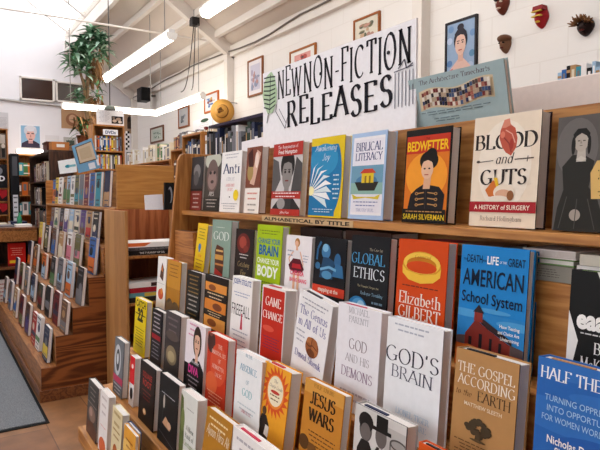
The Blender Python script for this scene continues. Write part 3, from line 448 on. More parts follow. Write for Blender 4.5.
rb(4, (237, 351), (262.5, 360.5), .03, '#f2f4f5', [('t','IN THE',.5,0.960,.045,'#4a86a4',.5,.12),('t','ABSENCE',.5,0.760,.085,'#3d93b4',.82,.14),('t','OF',.5,0.600,.055,'#6a9cb0',.24,.13),('t','GOD',.5,0.430,.1,'#53b0ba',.55,.14),('n',.5,.24,.3,.7,2,'#c7d3d8'),('t','SAM ROSE',.5,0.200,.045,'#b85a6a',.56,.13)], 'white hardcover with teal capitals beside the sunburst book')
rb(4, (265.5, 360), (291.5, 374.5), .036, '#eda52c', [('p',[(.52+(.52 if i % 2 else .36)*math.cos(6.2832*i/40+(.13 if i % 2 else 0)),.68+(.34 if i % 2 else .235)*math.sin(6.2832*i/40+(.13 if i % 2 else 0))) for i in range(40)],'#d9541f'),('e',.52,.68,.33,.215,'#e98a34'),('e',.52,.69,.29,.19,'#f3e6c6'),('i','The',.5,.79,.045,'#4a2f1c',.2,.12),('i','Oracle Guide',.52,.72,.045,'#4a2f1c',.48,.12),('e',.52,.675,.17,.022,'#c0392b'),('n',.52,.58,.63,.36,2,'#7a5a3a'),('e',.2,.39,.08,.055,'#5a3a24'),('p',[(.04,0),(.42,0),(.42,.24),(.3,.34),(.12,.34),(.06,.24)],'#2a211f'),('p',[(.26,.1),(.42,.08),(.44,.22),(.3,.23)],'#e6e1dc')], 'orange hardcover with a red sunburst and a cream circle', marker='#c62f35', lean=8)
rb(4, (306, 379), (345, 394.5), .024, '#c8842e', [('r',0,.86,1,1,'#d69a44'),('t','PHILIP JENKINS',.5,0.940,.04,'#8a5316',.7,.12),('t','JESUS',.5,0.760,.13,'#33200f',.92,.26),('t','WARS',.5,0.580,.13,'#33200f',.82,.26),('n',.55,.34,.47,.7,4,'#6b431a'),('e',.12,0.320,.14,.08,'#5a3a1c'),('e',.35,0.280,.12,.07,'#7a4f24'),('e',.7,0.260,.2,.07,'#6b4420'),('r',0,0,1,.16,'#6b4420')], 'amber hardcover with heavy black serif capitals', lean=7)
rb(4, (356, 400.5), (407, 430), .03, '#b5b1ae', [('r',0,.45,1,1,'#d5d2cf'),('r',.62,.5,1,.92,'#bdb9b6'),('e',.24,.8,.13,.11,'#5a5553'),('e',.24,.87,.15,.09,'#201d1c'),('p',[(.04,0),(.44,0),(.42,.6),(.32,.7),(.16,.7),(.08,.6)],'#242120'),('e',.24,.78,.1,.08,'#6d6664'),('e',.55,.8,.11,.1,'#6a6361'),('r',.45,.87,.67,.985,'#1b1918'),('r',.38,.84,.74,.875,'#1b1918'),('p',[(.38,0),(.8,0),(.76,.6),(.64,.7),(.48,.7),(.4,.6)],'#1d1b1a'),('p',[(.53,.4),(.59,.4),(.57,.7),(.53,.7)],'#d9d5d2'),('e',.88,.8,.16,.05,'#55504d'),('e',.88,.8,.13,.035,'#a39f9c'),('l',[(.73,.8),(.76,.45)],.014,'#55504d'),('l',[(.86,.76),(.86,.4)],.01,'#55504d')], 'hardcover with a black and white photo of two figures, one in a tall hat', edge='#2a2a3a', marker='#1f2747')
rb(4, (419, 443), (462, 462), .02, '#d4551c', [('n',.5,.6,.9,.8,4,'#f2dccb')], 'orange covered hardcover right of the black and white photo book', marker='#2a2024')
# fifth row
rb(5, (115.5, 336), (124.5, 343.5), .024, '#6e7278', [('e',.4,.62,.34,.28,'#c9ccd0'),('e',.42,.62,.2,.2,'#3c3f44'),('e',.4,.64,.1,.1,'#dfe1e3'),('r',0,.22,1,.34,'#c23a5c'),('n',.5,.05,.18,.8,3,'#e4e4e8')], 'grey hardcover with a pale swirl and a pink band, leftmost on the fifth step down')
rb(5, (131, 354), (135.5, 359.5), .024, '#e9e4e4', [('r',0,.45,1,1,'#d4181f'),('e',.5,.8,.2,.05,'#f2d9d6'),('e',.5,.25,.3,.12,'#2a2526')], 'narrow red and white hardcover on the fifth step down', dy=.012)
rb(5, (141, 358), (156, 371.5), .026, '#1a1211', [('T','SQUARE',.5,.76,.09,'#a8322b',.8,.02),('T','ROOT',.5,.62,.11,'#b93a30',.8,.02),('n',.5,.42,.54,.6,3,'#7a2a24'),('e',.42,.2,.1,.05,'#e0a870'),('e',.4,.2,.05,.03,'#f4dcae')], 'black hardcover with dim red capitals and a small lamp glow')
rb(5, (160.5, 371), (179, 386.5), .026, '#17181a', [('l',[(.2,.2),(.32,.8)],.02,'#3a3b3f'),('e',.3,.62,.05,.1,'#b9b2a8'),('p',[(.26,.3),(.42,.42),(.72,.34),(.66,.26),(.4,.28)],'#c89a78'),('e',.62,.33,.1,.05,'#d9ae8e'),('n',.5,.68,.74,.7,1,'#b9bcc4'),('l',[(.1,.16),(.9,.06)],.008,'#6b6c70')], 'black hardcover with pale cupped hands on its cover')
rb(5, (182, 389), (198, 401), .03, '#dfe2dc', [('p',[(0,0),(.24,0),(.28,.4),(.16,.9),(0,.95)],'#5c6a3c'),('e',.16,.6,.12,.16,'#75824c'),('n',.6,.74,.8,.5,1,'#8a8a86'),('t','A New',.62,.5,.07,'#33473a',.44,.12),('t','Kind of',.62,.4,.07,'#33473a',.5,.12),('t','Christianity',.6,.29,.07,'#6b8a45',.62,.12)], 'pale hardcover with green leaves along its spine side')
rb(5, (208, 407), (233, 424.5), .024, '#b27a22', [('n',.5,.82,.9,.75,2,'#f0dcb0'),('i','Ayaan Hirsi Ali',.52,.68,.13,'#f5ecd8',.86,.12)]+person(.5,.3,.13,'#6b4228','#1a120e','#7a4a18',1.3)+[('n',.5,.1,.16,.7,2,'#f0dcb0')], 'mustard brown hardcover with a white script name and small portrait', lean=9)
rb(5, (233.5, 430), (275, 452), .03, '#f2efee', [('n',.5,.6,.9,.8,4,'#b9b6bd')], 'plain white hardcover with a red paper flag in its top', marker='#c62f4a')
# lowest ledge
rb(6, (89, 378), (98.5, 389), .026, '#4b4642', [('r',.06,.62,.94,.94,'#3a3836'),('n',.5,.7,.88,.6,3,'#8c857c'),('e',.5,.42,.34,.14,'#8a6e60'),('e',.4,.45,.16,.08,'#b39384'),('p',[(0,0),(1,0),(1,.2),(.6,.3),(.2,.24),(0,.3)],'#5a3a2c'),('l',[(.04,.6),(.96,.6)],.01,'#a09890')], 'grey brown hardcover at the left end of the lowest ledge')
rb(6, (101, 390), (109, 396), .026, '#efebe9', [('n',.5,.66,.9,.6,3,'#c9bfbf'),('n',.5,.4,.44,.6,1,'#d86f5c'),('e',.5,.12,.4,.14,'#d2673c')], 'white hardcover with an orange patch low on its cover, on the lowest ledge')
rb(6, (113, 404.5), (122.5, 416), .026, '#e4d7ae', [('n',.5,.76,.92,.7,2,'#b39a63'),('n',.5,.56,.66,.7,2,'#a08040'),('e',.45,.32,.22,.12,'#b5652c'),('e',.5,.22,.2,.08,'#8f4a20'),('n',.5,.04,.1,.6,2,'#b39a63')], 'cream hardcover with a brown autumn leaf, on the lowest ledge')
rb(6, (124.5, 423), (136, 437), .013, '#e2a23a', [('e',.3,.5,.5,.3,'#eec46c'),('e',.7,.2,.5,.2,'#d98a2a'),('n',.5,.6,.8,.6,3,'#a8641c')], 'thin amber hardcover nearest the camera on the lowest ledge', edge='#e9e2da')
rb(6, (127.5, 421), (138, 434), .013, '#2a4d80', [('n',.5,.6,.8,.6,3,'#c9d4e4')], 'thin navy hardcover behind the thin amber one on the lowest ledge', dy=.0165)
# ------------------------------------------------------------------ room
WY, XF, YL, XN = 3.5, -11.5, -2.3, 3.2
XW, XS = 1.3, .5                          # added window and the skylight end here, to dim page edges
RY, SKY = .6, 2.2                          # ridge line and skylight edge
def zc(y): return 3.5 + .68*(3.5-y) if y >= RY else 3.5 + .68*(y-YL)
def room():
    m = MB(); m.box((XF, YL, -.1), (XN, WY, 0), 'planks'); struct(m.build('floor'))
    m = MB(); m.box((XF-.1, WY, 0), (XN, WY+.15, 3.7), 'block'); struct(m.build('wall_right'))
    m = MB(); m.box((XF-.1, YL-.15, 0), (-3.4, YL, 3.5), 'plaster'); m.box((-3.4, YL-.15, 0), (XN, YL, 1.1), 'plaster'); m.box((-3.4, YL-.15, 2.9), (XN, YL, 3.5), 'plaster'); m.box((XW, YL-.15, 1.1), (XN, YL, 2.9), 'nearwall'); struct(m.build('wall_left'))
    m = MB(); m.prism([(YL, 0), (WY, 0), (WY, 3.5), (RY, zc(RY)), (YL, 3.5)], 'x', XN, XN+.12, 'nearwall'); struct(m.build('added_wall_near'))  # unseen wall added so the page edges get less light
    m = MB(); m.box((-3.4, YL-.09, 1.1), (XW, YL-.08, 2.9), 'glass'); w4 = struct(m.build('window_4')); m = MB()  # unseen window added to light the book covers from the left
    for i in range(6): x = -3.4+i*(XW+3.34)/5; m.box((x, YL-.12, 1.1), (x+.06, YL-.02, 2.9), 'metal')
    m.box((-3.4, YL-.12, 1.1), (XW, YL-.02, 1.16), 'metal'); m.box((-3.4, YL-.12, 2.84), (XW, YL-.02, 2.9), 'metal'); m.build('window_frame', w4)
    m = MB(); m.prism([(YL, 0), (WY, 0), (WY, 3.5), (RY, zc(RY)), (YL, 3.5)], 'x', XF-.12, XF, 'plaster'); struct(m.build('wall_far'))
    m = MB(); m.prism([(WY, 3.5), (WY, 3.62), (SKY, zc(SKY)+.12), (SKY, zc(SKY))], 'x', XF, XN, 'ceil')
    y2 = 2*RY-SKY; m.prism([(YL, 3.5), (y2, zc(y2)), (y2, zc(y2)+.12), (YL, 3.62)], 'x', XF, XN, 'ceil'); m.prism([(SKY, zc(SKY)), (SKY, zc(SKY)+.12), (RY, zc(RY)+.12), (y2, zc(y2)+.12), (y2, zc(y2)), (RY, zc(RY))], 'x', XS, XN, 'ceil'); struct(m.build('ceiling'))
    # skylight: one pane each side of the ridge, with its bars
    m = MB(); m.prism([(SKY, zc(SKY)+.06), (SKY, zc(SKY)+.07), (RY, zc(RY)+.07), (RY, zc(RY)+.06)], 'x', XF, XS, 'glass')
    m.prism([(y2, zc(y2)+.06), (RY, zc(RY)+.06), (RY, zc(RY)+.07), (y2, zc(y2)+.07)], 'x', XF, XS, 'glass'); win = struct(m.build('window_1'))
    b = MB()
    for i in range(10):
        x = XF + .5 + i*1.2
        b.prism([(SKY, zc(SKY)), (SKY, zc(SKY)+.05), (RY, zc(RY)+.05), (RY, zc(RY))], 'x', x-.03, x+.03, 'beam')
        b.prism([(y2, zc(y2)), (RY, zc(RY)), (RY, zc(RY)+.05), (y2, zc(y2)+.05)], 'x', x-.03, x+.03, 'beam')
    b.box((XF, RY-.1, zc(RY)-.22), (XN, RY+.1, zc(RY)), 'beam'); o = b.build('window_frame', win)
    # edge beam, purlins, girders and columns
    n = 1
    for y, d in ((SKY+.03, .2), (2.6, .09), (2.95, .09), (3.25, .09)):
        m = MB(); m.box((XF, y-.03, zc(y)-d), (XN, y+.03, zc(y)-.0), 'beam'); struct(m.build('ceiling_beam'))
    for x in (-11.35, -7.08, -3.475, .25):
        m = MB(); m.prism([(WY, 3.5), (SKY, zc(SKY)), (SKY, zc(SKY)-.17), (WY, 3.33)], 'x', x-.05, x+.05, 'beam'); struct(m.build('ceiling_beam'))
    for x0, x1 in ((-11.4, -11.3), (-7.13, -7.03), (-3.53, -3.42), (.2, .3)):
        m = MB(); m.box((x0, WY-.1, 0), (x1, WY, 3.4), 'beam'); struct(m.build('column'))
    m = MB(); m.box((XF, WY-.06, 3.36), (XN, WY, 3.5), 'beam'); struct(m.build('trim_1'))
    for i, x in enumerate((-7.3, -3.3)):
        m = MB(); m.tube([(x, YL, 3.6), (x, WY, 3.6)], .012, 'beam'); o = struct(m.build('tie_rod'))
room()
def wall_window(n, pl, pr, ytl, ybl, key):
    a = hitX(pl, ytl, XF); b = hitX(pl, ybl, XF); d = hitX(pr, ytl, XF); y0, y1, z0, z1 = a.y, d.y, b.z, a.z
    fr = MB()
    for q in (((y0, z0), (y1, z0+.035)), ((y0, z1-.035), (y1, z1)), ((y0, z0), (y0+.035, z1)), ((y1-.035, z0), (y1, z1))):
        fr.box((XF, q[0][0], q[0][1]), (XF+.05, q[1][0], q[1][1]), 'beam')
    f = struct(fr.build('window_%d' % n, bevel=.004)); g = MB(); g.box((XF, y0+.02, z0+.02), (XF+.02, y1-.02, z1-.02), key); g.build('pane', f)
wall_window(2, 19, 54, 76, 100, 'darkglass'); wall_window(3, 55, 90, 81, 102, 'greyglass')

# ------------------------------------------------------------------ the long rack
XL, XR = -2.5, .5
rk = thing('book_display_rack', 'long oak stepped display rack with a top shelf, full of faced-out books', 'display rack', (-1, .8, 0))
TR = [(.50, .52), (.60, .682), (.70, .828), (.80, .985), (.90, 1.145), (.985, 1.335)]
def stair(front, treads, back, z0):
    P = [(front, z0)]
    for i, (y, z) in enumerate(treads):
        P += [(y, treads[i-1][1] if i else z0)] if i else []
        P += [(y, z)]
    P += [(back, treads[-1][1]), (back, z0)]
    return P
m = MB(); m.prism(stair(.50, TR, 1.1, .46)[::-1], 'x', XL, XR, 'oak_x'); m.build('stepped_shelves', rk, bevel=.003)
m = MB(); m.box((XL+.03, .53, 0), (XR-.03, 1.1, .46), 'oakdark_x'); m.build('base_cabinet', rk)
m = MB(); m.box((XL+.02, .965, 1.411), (XR, 1.1, 1.43), 'oak_x'); m.build('top_shelf', rk, bevel=.002)
m = MB(); m.box((XL, 1.1, 0), (XR, 1.12, 1.68), 'oak_x'); m.build('back_panel', rk)
m = MB(); m.box((XL, 1.12, 1.641), (XR, 1.34, 1.66), 'oak_x'); m.build('top_board', rk)
m = MB(); m.box((XL, 1.32, 0), (XR, 1.34, 1.641), 'oakdark_x'); m.build('rear_panel', rk)
ep = [(.895, 1.145), (1.34, 1.145), (1.34, 1.66), (1.12, 1.69), (.985, 1.69), (.965, 1.684), (.952, 1.66)]
m = MB(); m.prism(ep, 'x', XL-.002, XL+.02, 'oak_z'); m.build('end_panel', rk, bevel=.003)
m = MB(); m.prism(ep, 'x', XR-.02, XR+.002, 'oak_z'); m.build('end_panel', rk, bevel=.003)
# wooden block at the left end of the second step
a = hitY(182.5, 231, .93); b = hitY(195, 234, .93)
m = MB(); m.box((XL+.022, 0.93, 1.1455), (b.x-.022, .97, a.z), 'redwood', {2: 'ply_xz', 3: 'ply_xz'}); o = m.build('wooden_block', loc=((a.x+b.x)/2, .93, 1.145), bevel=.003)
tag(o, 'wooden block with wavy grain at the left end under the top shelf', 'block')
# paper strip on the lip
a = hitY(262, 220, .964); b = hitY(353, 228, .964); w, h = b.x-a.x, .0185
m = MB(); m.box((a.x, .9635, 1.411), (b.x, .9648, 1.411+h), '#cbab80')
pprint(m, [('T', 'ALPHABETICAL BY TITLE', .5, .22, .6, '#2a2119', -.94, .03)], w, h, lambda x, z, t: (a.x+x, .9635-t, 1.411+z))
tag(m.build('shelf_label', loc=(a.x+w/2, .9645, 1.411)), 'tan paper strip lettered in dark capitals along the lip of the top shelf', 'label')
# overstock lying on the narrow ledge behind the second step
def lying(name, x0, x1, y0, y1, z, t, cover, label, grp, spine='front', art=(), yaw=0):
    o = thing(name, label, 'book', ((x0+x1)/2, (y0+y1)/2, z+.0005), grp, False); o.rotation_euler.z = R(yaw)
    w, d = x1-x0, y1-y0; b = .002; m = MB()
    m.box((-w/2, -d/2, 0), (w/2, d/2, b), cover); m.box((-w/2, -d/2, t-b), (w/2, d/2, t), cover)
    if spine == 'front': m.box((-w/2, -d/2, b), (w/2, -d/2+b, t-b), cover)
    elif spine == 'right': m.box((w/2-b, -d/2, b), (w/2, d/2, t-b), cover)
    elif spine == 'back': m.box((-w/2, d/2-b, b), (w/2, d/2, t-b), cover)
    if spine == 'right': pprint(m, art, d, t, lambda x, zz, q: (w/2+q, -d/2+x, zz))
    elif spine == 'front': pprint(m, art, w, t, lambda x, zz, q: (-w/2+x, -d/2-q, zz))
    m.build('cover', o, loc=(0, 0, 0))
    p = MB(); e = .004; p.box((-w/2+(e if spine != 'left' else b), -d/2+(b if spine == 'front' else e), b), (w/2-(b if spine == 'right' else e), d/2-(b if spine == 'back' else e), t-b), 'pages'); p.build('page_block', o, loc=(0, 0, 0))
    return o
G = 'stock lying flat on the narrow ledge behind the second step'
for pl, pr, ts, cols, labs in ((301, 343, (.032, .03), ('#3a2019', '#2a1712'), ('dark brown book lying flat under the shelf label', 'very dark brown book lying flat under the shelf label, upper of its pair')),
        (346, 392, (.03, .034), ('#2c1813', '#40251c'), ('dark brown book lying flat behind the black one with the blue globe', 'brown book lying flat behind the black one with the blue globe, upper of its pair')),
        (412, 449, (.03, .022), ('#c9c2c4', '#cf4d77'), ('pale book lying flat behind the orange one with the gold ring', 'pink book lying flat behind the orange one with the gold ring')),
        (455, 500, (.03, .026), ('#5a3a2a', '#a9794f'), ('dark brown book lying flat behind the blue one with the schoolhouse', 'tan book lying flat behind the blue one with the schoolhouse'))):
    z = 1.3355
    for t, cc, lb in zip(ts, cols, labs):
        x0 = hitY(pl, 235, .99).x; x1 = hitY(pr, 240, .99).x
        lying('paperback_book', x0, x1, .988, 1.09, z, t, cc, lb, G, 'back' if 'pale' in lb else 'front'); z += t+.001
x0 = hitY(532, 268, .99).x; x1 = hitY(574, 268, .99).x
lying('hardcover_book', x0, x1, .988, 1.09, 1.3355, .03, '#8f8a80', 'thick grey book lying flat beside the blue hardcover with the schoolhouse', G, 'front', [('n', .4, .3, .75, .6, 4, '#5f5a52')])
lying('paperback_book', x0-.03, x1, .99, 1.095, 1.3665, .012, '#7da063', 'green edged book lying flat on the thick grey one', G, 'back'); lying('paperback_book', x0-.02, x1+.005, .988, 1.09, 1.3795, .016, '#e9e2dc', 'white paged book topmost on the thick grey one', G, 'back')
x0 = hitY(577, 262, .99).x; x1 = hitY(640, 262, .99).x
lying('paperback_book', x0, x1, .99, 1.09, 1.3355, .036, '#f0eeec', 'white book lying flat behind the black one with slanted corners', G, 'front', [('n', .5, .4, .6, .8, 1, '#7a78a0')])
lying('paperback_book', x0+.005, x1, .99, 1.09, 1.3725, .02, '#d9d3c4', 'cream book on top of the white one behind the black slanted-corner book', G, 'front')

# ------------------------------------------------------------------ hand lettered sign and the wide book on the rack
a = hitY(263, 110, 1.135); b = hitY(416, 70, 1.135); w = b.x-a.x; h = .325; zt = 1.661
sg = MB(); sg.box((a.x, 1.135, zt), (b.x, 1.141, zt+h), '#f3f1f4m')
INK = '#17151f'
def jit(txt, u0, u1, v, ch, pen, tall=0):
    out = []; L = sum(GL[q][0]+.12 for q in txt); u = u0; k = (u1-u0)/L
    for i, q in enumerate(txt):
        cw = GL[q][0]*k; dv = .02*math.sin(i*2.1); out.append(('t', q, u+cw/2, v+dv, ch*(1+.05*math.sin(i*1.7)), INK, -cw*.9, pen)); u += (GL[q][0]+.12)*k
    return out
art = jit('NEW', .135, .335, .64, .31, .17) + jit('NON-FICTION', .345, .99, .63, .31, .17) + jit('RELEASES', .215, .905, .29, .28, .2)
art += [('e', .47, .78, .008, .018, INK), ('e', .87, .78, .008, .018, INK), ('l', [(.12, .5), (.2, .28)], .01, '#55535f'), ('l', [(.13, .58), (.12, .5)], .01, '#55535f'), ('l', [(.2, .28), (.225, .42)], .01, '#55535f'), ('l', [(.15, .52), (.21, .34)], .008, '#55535f')]
art += [('l', [(.905+i*.017, .27+.01*(i % 2)), (.905+i*.017, .58)], .01, '#6b6a78') for i in range(6)] + [('l', [(.9, .59), (.99, .61)], .01, '#6b6a78'), ('l', [(.92, .61), (.95, .68), (.96, .6), (.99, .63)], .012, '#55535f')]
art += [('p', [(.02, .6), (.05, .49), (.095, .49), (.128, .6), (.135, .74), (.115, .9), (.085, .985), (.045, .95), (.015, .86), (.004, .72)], '#b7cfac')] + [('l', [(.015+.004*(i % 2), .58+i*.05), (.07, .54+i*.055), (.12, .58+i*.047)], .016, '#20302c') for i in range(8)] + [('l', [(.07, .5), (.078, .95)], .012, '#20302c'), ('l', [(.058, .5), (.045, .38)], .015, '#20302c')]
pprint(sg, art, w, h, lambda x, z, t: (a.x+x, 1.135-t, zt+z))
tag(sg.build('poster_sign', loc=(a.x+w/2, 1.138, zt)), 'white hand lettered sign with tall black capitals standing on the oak rack', 'sign')
tl = hitY(408, 79.5, 1.13); tr = hitY(503.5, 60, 1.13); w = tr.x-tl.x; h = ((tl.z+tr.z)/2-1.662)/math.cos(R(12))
o = thing('hardcover_book', 'wide grey blue hardcover with a banner of small pictures, propped on the rack top', 'book', ((tl.x+tr.x)/2, 1.13+h*math.sin(R(12)), 1.6625), None, False)
o.rotation_euler = (Matrix.Rotation(R(12), 3, 'X')).to_euler()
tiles = []
for i in range(26):
    for j in range(4):
        u = .14+i*.0285; v0 = .46+.035*math.sin(i*.35)+j*.07+.03*(i/26)
        tiles.append(('r', u, v0, u+.026, v0+.065, rnd.choice(['#7a3b3a', '#b9a28a', '#3a3d5c', '#d9cfc2', '#5a4a48', '#a86a5a', '#e4dccf', '#46587a', '#2d2a30'])))
art = [('r', 0, 0, 1, 1, '#a3b8bb'), ('t', 'The Architecture Timecharts', .5, .875, .075, '#5a4148', -.74, .15), ('p', [(.11+i*.039, .43+.035*math.sin(i*.45)+.03*i/20) for i in range(21)]+[(.89-i*.039, .79+.035*math.sin((20-i)*.45)-.03*i/20) for i in range(21)], '#d6c3a2')] + tiles
art += [('n', .5, .36, .4, .74, 2, '#5d6d74'), ('n', .42, .24, .28, .36, 2, '#5d6d74'), ('n', .44, .12, .16, .44, 2, '#5d6d74')]
book_mesh(o, w, h, .016, '#a3b8bb', art, True, edge='#8fa5a9')

# ------------------------------------------------------------------ stepped display farther along the aisle
DX0, DX1 = -7.5, -4.42
ds = thing('book_display_rack', 'stepped wooden display along the grey mat with a swirling plywood end', 'display rack', (-6, 1, 0))
T2 = [(.645, .247), (.748, .468), (.868, .666), (.987, .881), (1.1, 1.1)]
m = MB(); m.prism(stair(.645, T2, 1.36, 0)[::-1], 'x', DX0, DX1-.018, 'oakdark_x'); m.build('stepped_shelves', ds, bevel=.004)
m = MB(); m.prism(stair(.640, [(y-.004, z-.0005) for y, z in T2[:4]] + [(1.096, .9)], 1.36, 0)[::-1], 'x', DX1-.018, DX1, 'ply'); m.build('end_board', ds, bevel=.002)
m = MB(); m.box((DX0, .628, 0), (DX1+.012, .644, .085), 'redwood'); m.box((DX1, .628, 0), (DX1+.014, 1.09, .085), 'redwood'); m.build('plinth', ds, bevel=.004)
m = MB(); m.box((DX0, 1.19, 1.38), (DX1-.02, 1.36, 1.40), 'oak_x'); m.build('top_shelf', ds, bevel=.002)
m = MB(); m.box((DX0, 1.36, 0), (DX1-.021, 1.38, 1.7), 'oak_x'); m.build('back_panel', ds)
m = MB(); m.box((DX1-.02, 1.2, 1.39), (DX1, 1.66, 1.735), 'plylight'); m.build('end_panel', ds, bevel=.006)
m = MB(); m.box((DX0-.02, 1.19, 1.1), (DX0, 1.38, 1.68), 'oak_y'); m.build('end_panel', ds, bevel=.006)
ORD = 'first second third fourth fifth sixth seventh eighth ninth tenth eleventh twelfth thirteenth fourteenth fifteenth sixteenth seventeenth eighteenth nineteenth twentieth'.split()
ORD += ['twenty-'+q for q in ORD[:9]]
NAMES = {'black': '#1c1a1c', 'navy': '#262d4a', 'grey': '#74747a', 'brown': '#6a4a36', 'tan': '#b08a60', 'white': '#ebe8e6', 'cream': '#ddd2bb', 'red': '#b02a26', 'dark red': '#6e2023', 'orange': '#cf6a2a', 'yellow': '#dcc040', 'green': '#4f7a4a', 'olive': '#6c6a44', 'teal': '#3d8fa0', 'blue': '#2f62a4', 'pale blue': '#9dbcd6', 'purple': '#57407a', 'pink': '#cf7a8c', 'dark green': '#24382c'}
def deco(col, k):
    r = random.Random(k); d = NAMES[r.choice(list(NAMES))]; e = NAMES[r.choice(['black', 'tan', 'grey', 'navy', 'brown', 'cream'])]
    return [('r', 0, r.uniform(0, .3), 1, r.uniform(.35, .6), d), ('e', r.uniform(.3, .7), r.uniform(.4, .7), .25, .12, e), ('n', .5, .78, .92, .8, 2, e), ('n', .5, .06, .18, .7, 2, e)]
def lb(Y, z0, px, py, col, label, grp, t=.026, w=.2, lean=6, k=0, hmax=.31):
    p = hitY(px, py, Y+.02); h = max(.2, min(hmax, p.z-z0))
    o = thing('hardcover_book', label, 'book', (min(p.x+w/2, DX1-.024-w/2) if z0 > 1.2 else min(p.x+w/2, DX1-.004-w/2), Y, z0+t*math.sin(R(lean))+.0008), grp, False); o.rotation_euler = (-R(lean), 0, 0)
    book_mesh(o, w, h, t, NAMES[col], deco(col, k*13+int(px*3)), True); return o
rows = [(.695, .247, 'lowest step', [(4, 276, 'brown'), (9, 280, 'grey'), (14, 287, 'tan'), (20, 294, 'dark red'), (26, 302, 'brown'), (32.5, 311, 'red'), (36.5, 314, 'white'), (44, 324, 'navy')]),
        (.806, .468, 'second step up', [(15, 257, 'navy'), (20, 262, 'olive'), (25, 266, 'grey'), (31.5, 273, 'navy'), (39, 283, 'dark green'), (46, 285, 'black'), (54, 290, 'dark red'), (62, 299, 'brown')]),
        (.926, .666, 'third step up', [(28, 239, 'navy'), (34, 244, 'brown'), (42.5, 253, 'orange'), (51, 256, 'black'), (58, 257, 'grey'), (66.5, 261, 'pale blue'), (77, 266, 'black')]),
        (1.041, .881, 'fourth step up', [(39, 222, 'yellow'), (45, 225, 'black'), (52, 228, 'brown'), (59, 231, 'tan'), (67, 232, 'white'), (75, 234, 'olive'), (89, 237, 'blue')])]
for Y, z0, nm, lst in rows:
    for i, (px, py, col) in enumerate(lst):
        lb(Y, z0, px, py, col, '%s book, %s from the far end on the swirl-ended display %s' % (col, ORD[i], nm), 'books on the %s of the farther display' % nm, k=i)
for i, (px, col) in enumerate([(51, 'brown'), (55, 'cream'), (60, 'black'), (64.5, 'white'), (69.5, 'pale blue'), (75, 'cream'), (80.5, 'purple'), (86.5, 'tan'), (93, 'black')]):
    lb(1.14, 1.1, px, 207, col, '%s book, %s from the far end just beneath the display top shelf' % (col, ORD[i]), 'books beneath the top shelf of the farther display', w=.18, t=.024, k=i+40, hmax=.262)
for i, (px, py, col) in enumerate([(53.5, 180, 'blue'), (56, 178, 'yellow'), (59.5, 174, 'white'), (64, 175, 'tan'), (67.5, 174, 'pale blue'), (71.5, 174, 'white'), (75.5, 175, 'olive'), (80, 174, 'grey'), (85, 173, 'dark red'), (90.5, 172, 'blue'), (96.5, 170, 'teal'), (105, 169, 'navy')]):
    lb(1.225, 1.40, px, py, col, '%s book, %s from the far end on the display top shelf' % (col, ORD[i]), 'books on the top shelf of the farther display', t=.022, w=.17, lean=4, k=i+80, hmax=.3)
# end case with lying books
CX0, CX1, CY0, CY1, CZ = -4.4, -3.86, 1.10, 1.62, 1.392
ec = thing('bookcase', 'narrow open wooden case at the near end of the stepped display', 'bookcase', (-4.15, 1.35, 0))
m = MB(); m.box((CX0, CY0, 0), (CX1, CY0+.02, CZ), 'post'); m.build('side_panel', ec, bevel=.002)
m = MB(); m.box((CX0, CY1-.02, 0), (CX1, CY1, CZ), 'post'); m.build('side_panel', ec, bevel=.002)
m = MB(); m.box((CX0, CY0+.02, 0), (CX0+.015, CY1-.02, CZ), 'plyred'); m.build('back_panel', ec)
for z in (.08, .42, .76, 1.085):
    m = MB(); m.box((CX0+.015, CY0+.02, z-.02), (CX1-.003, CY1-.02, z), 'oakdark_x'); m.build('shelf', ec, bevel=.002)
for (z, t, col, lab, art, d0, d1) in ((1.086, .032, '#211b1a', 'thick black spined book at the bottom of the pile in the end case', [('T', 'THE TYRANNY OF OIL', .42, .3, .4, '#d8d2cc', .62, .02), ('n', .85, .4, .6, .2, 2, '#c2bcb6')], 1.125, 1.52), (1.119, .02, '#4a4648', 'thin dark grey book in the middle of the pile in the end case', [('n', .5, .4, .6, .8, 2, '#b5b0ae')], 1.13, 1.51), (1.14, .034, '#f1eeec', 'white book with an orange patch topmost of the pile in the end case', [('p', [(0, .2), (.3, .2), (.42, .9), (0, .9)], '#e0703a'), ('r', .82, .3, .96, .5, '#d9a070')], 1.122, 1.51),
        (.761, .034, '#2a2522', 'dark book lowest of the pile on the middle shelf of the end case', [], 1.125, 1.5), (.796, .03, '#5f8f95', 'teal book in the pile on the middle shelf of the end case', [('r', .3, .1, .6, .9, '#c9b04a')], 1.125, 1.48), (.827, .034, '#a02430', 'red book in the pile on the middle shelf of the end case', [], 1.13, 1.5), (.862, .034, '#e6e2e0', 'white book topmost on the middle shelf of the end case', [('r', .45, .1, .58, .9, '#3a2624')], 1.122, 1.47)):
    lying('hardcover_book', -4.12, -3.875, d0, d1, z, t, col, lab, 'books lying in the end case', 'right', art)
m = MB(); a = hitX(145, 212, -4.1); b = hitX(163, 212, -4.1)
m.prism([(a.y, CZ+.001), (b.y, CZ+.001), (b.y-.005, CZ+.115), (a.y-.004, CZ+.108)], 'x', -4.1, -4.092, '#eceaf0'); tag(m.build('folded_card', loc=(-4.096, (a.y+b.y)/2, CZ)), 'white card leaning upright on top of the end case', 'card')
m = MB(); a = hitX(163.5, 212, -4.05); b = hitX(172.5, 212, -4.05)
m.prism([(a.y, CZ+.001), (b.y, CZ+.001), (b.y+.004, CZ+.2), (a.y+.004, CZ+.2)], 'x', -4.05, -4.02, '#161618'); pprint(m, [('e', .6, .55, .25, .3, '#8a8a90'), ('e', .5, .5, .2, .26, '#161618')], b.y-a.y, .2, lambda x, z, t: (-4.02+t, a.y+x, CZ+z))
tag(m.build('paperback_book', loc=(-4.03, (a.y+b.y)/2, CZ)), 'black book with a pale curl standing on the end case beside the white card', 'book')

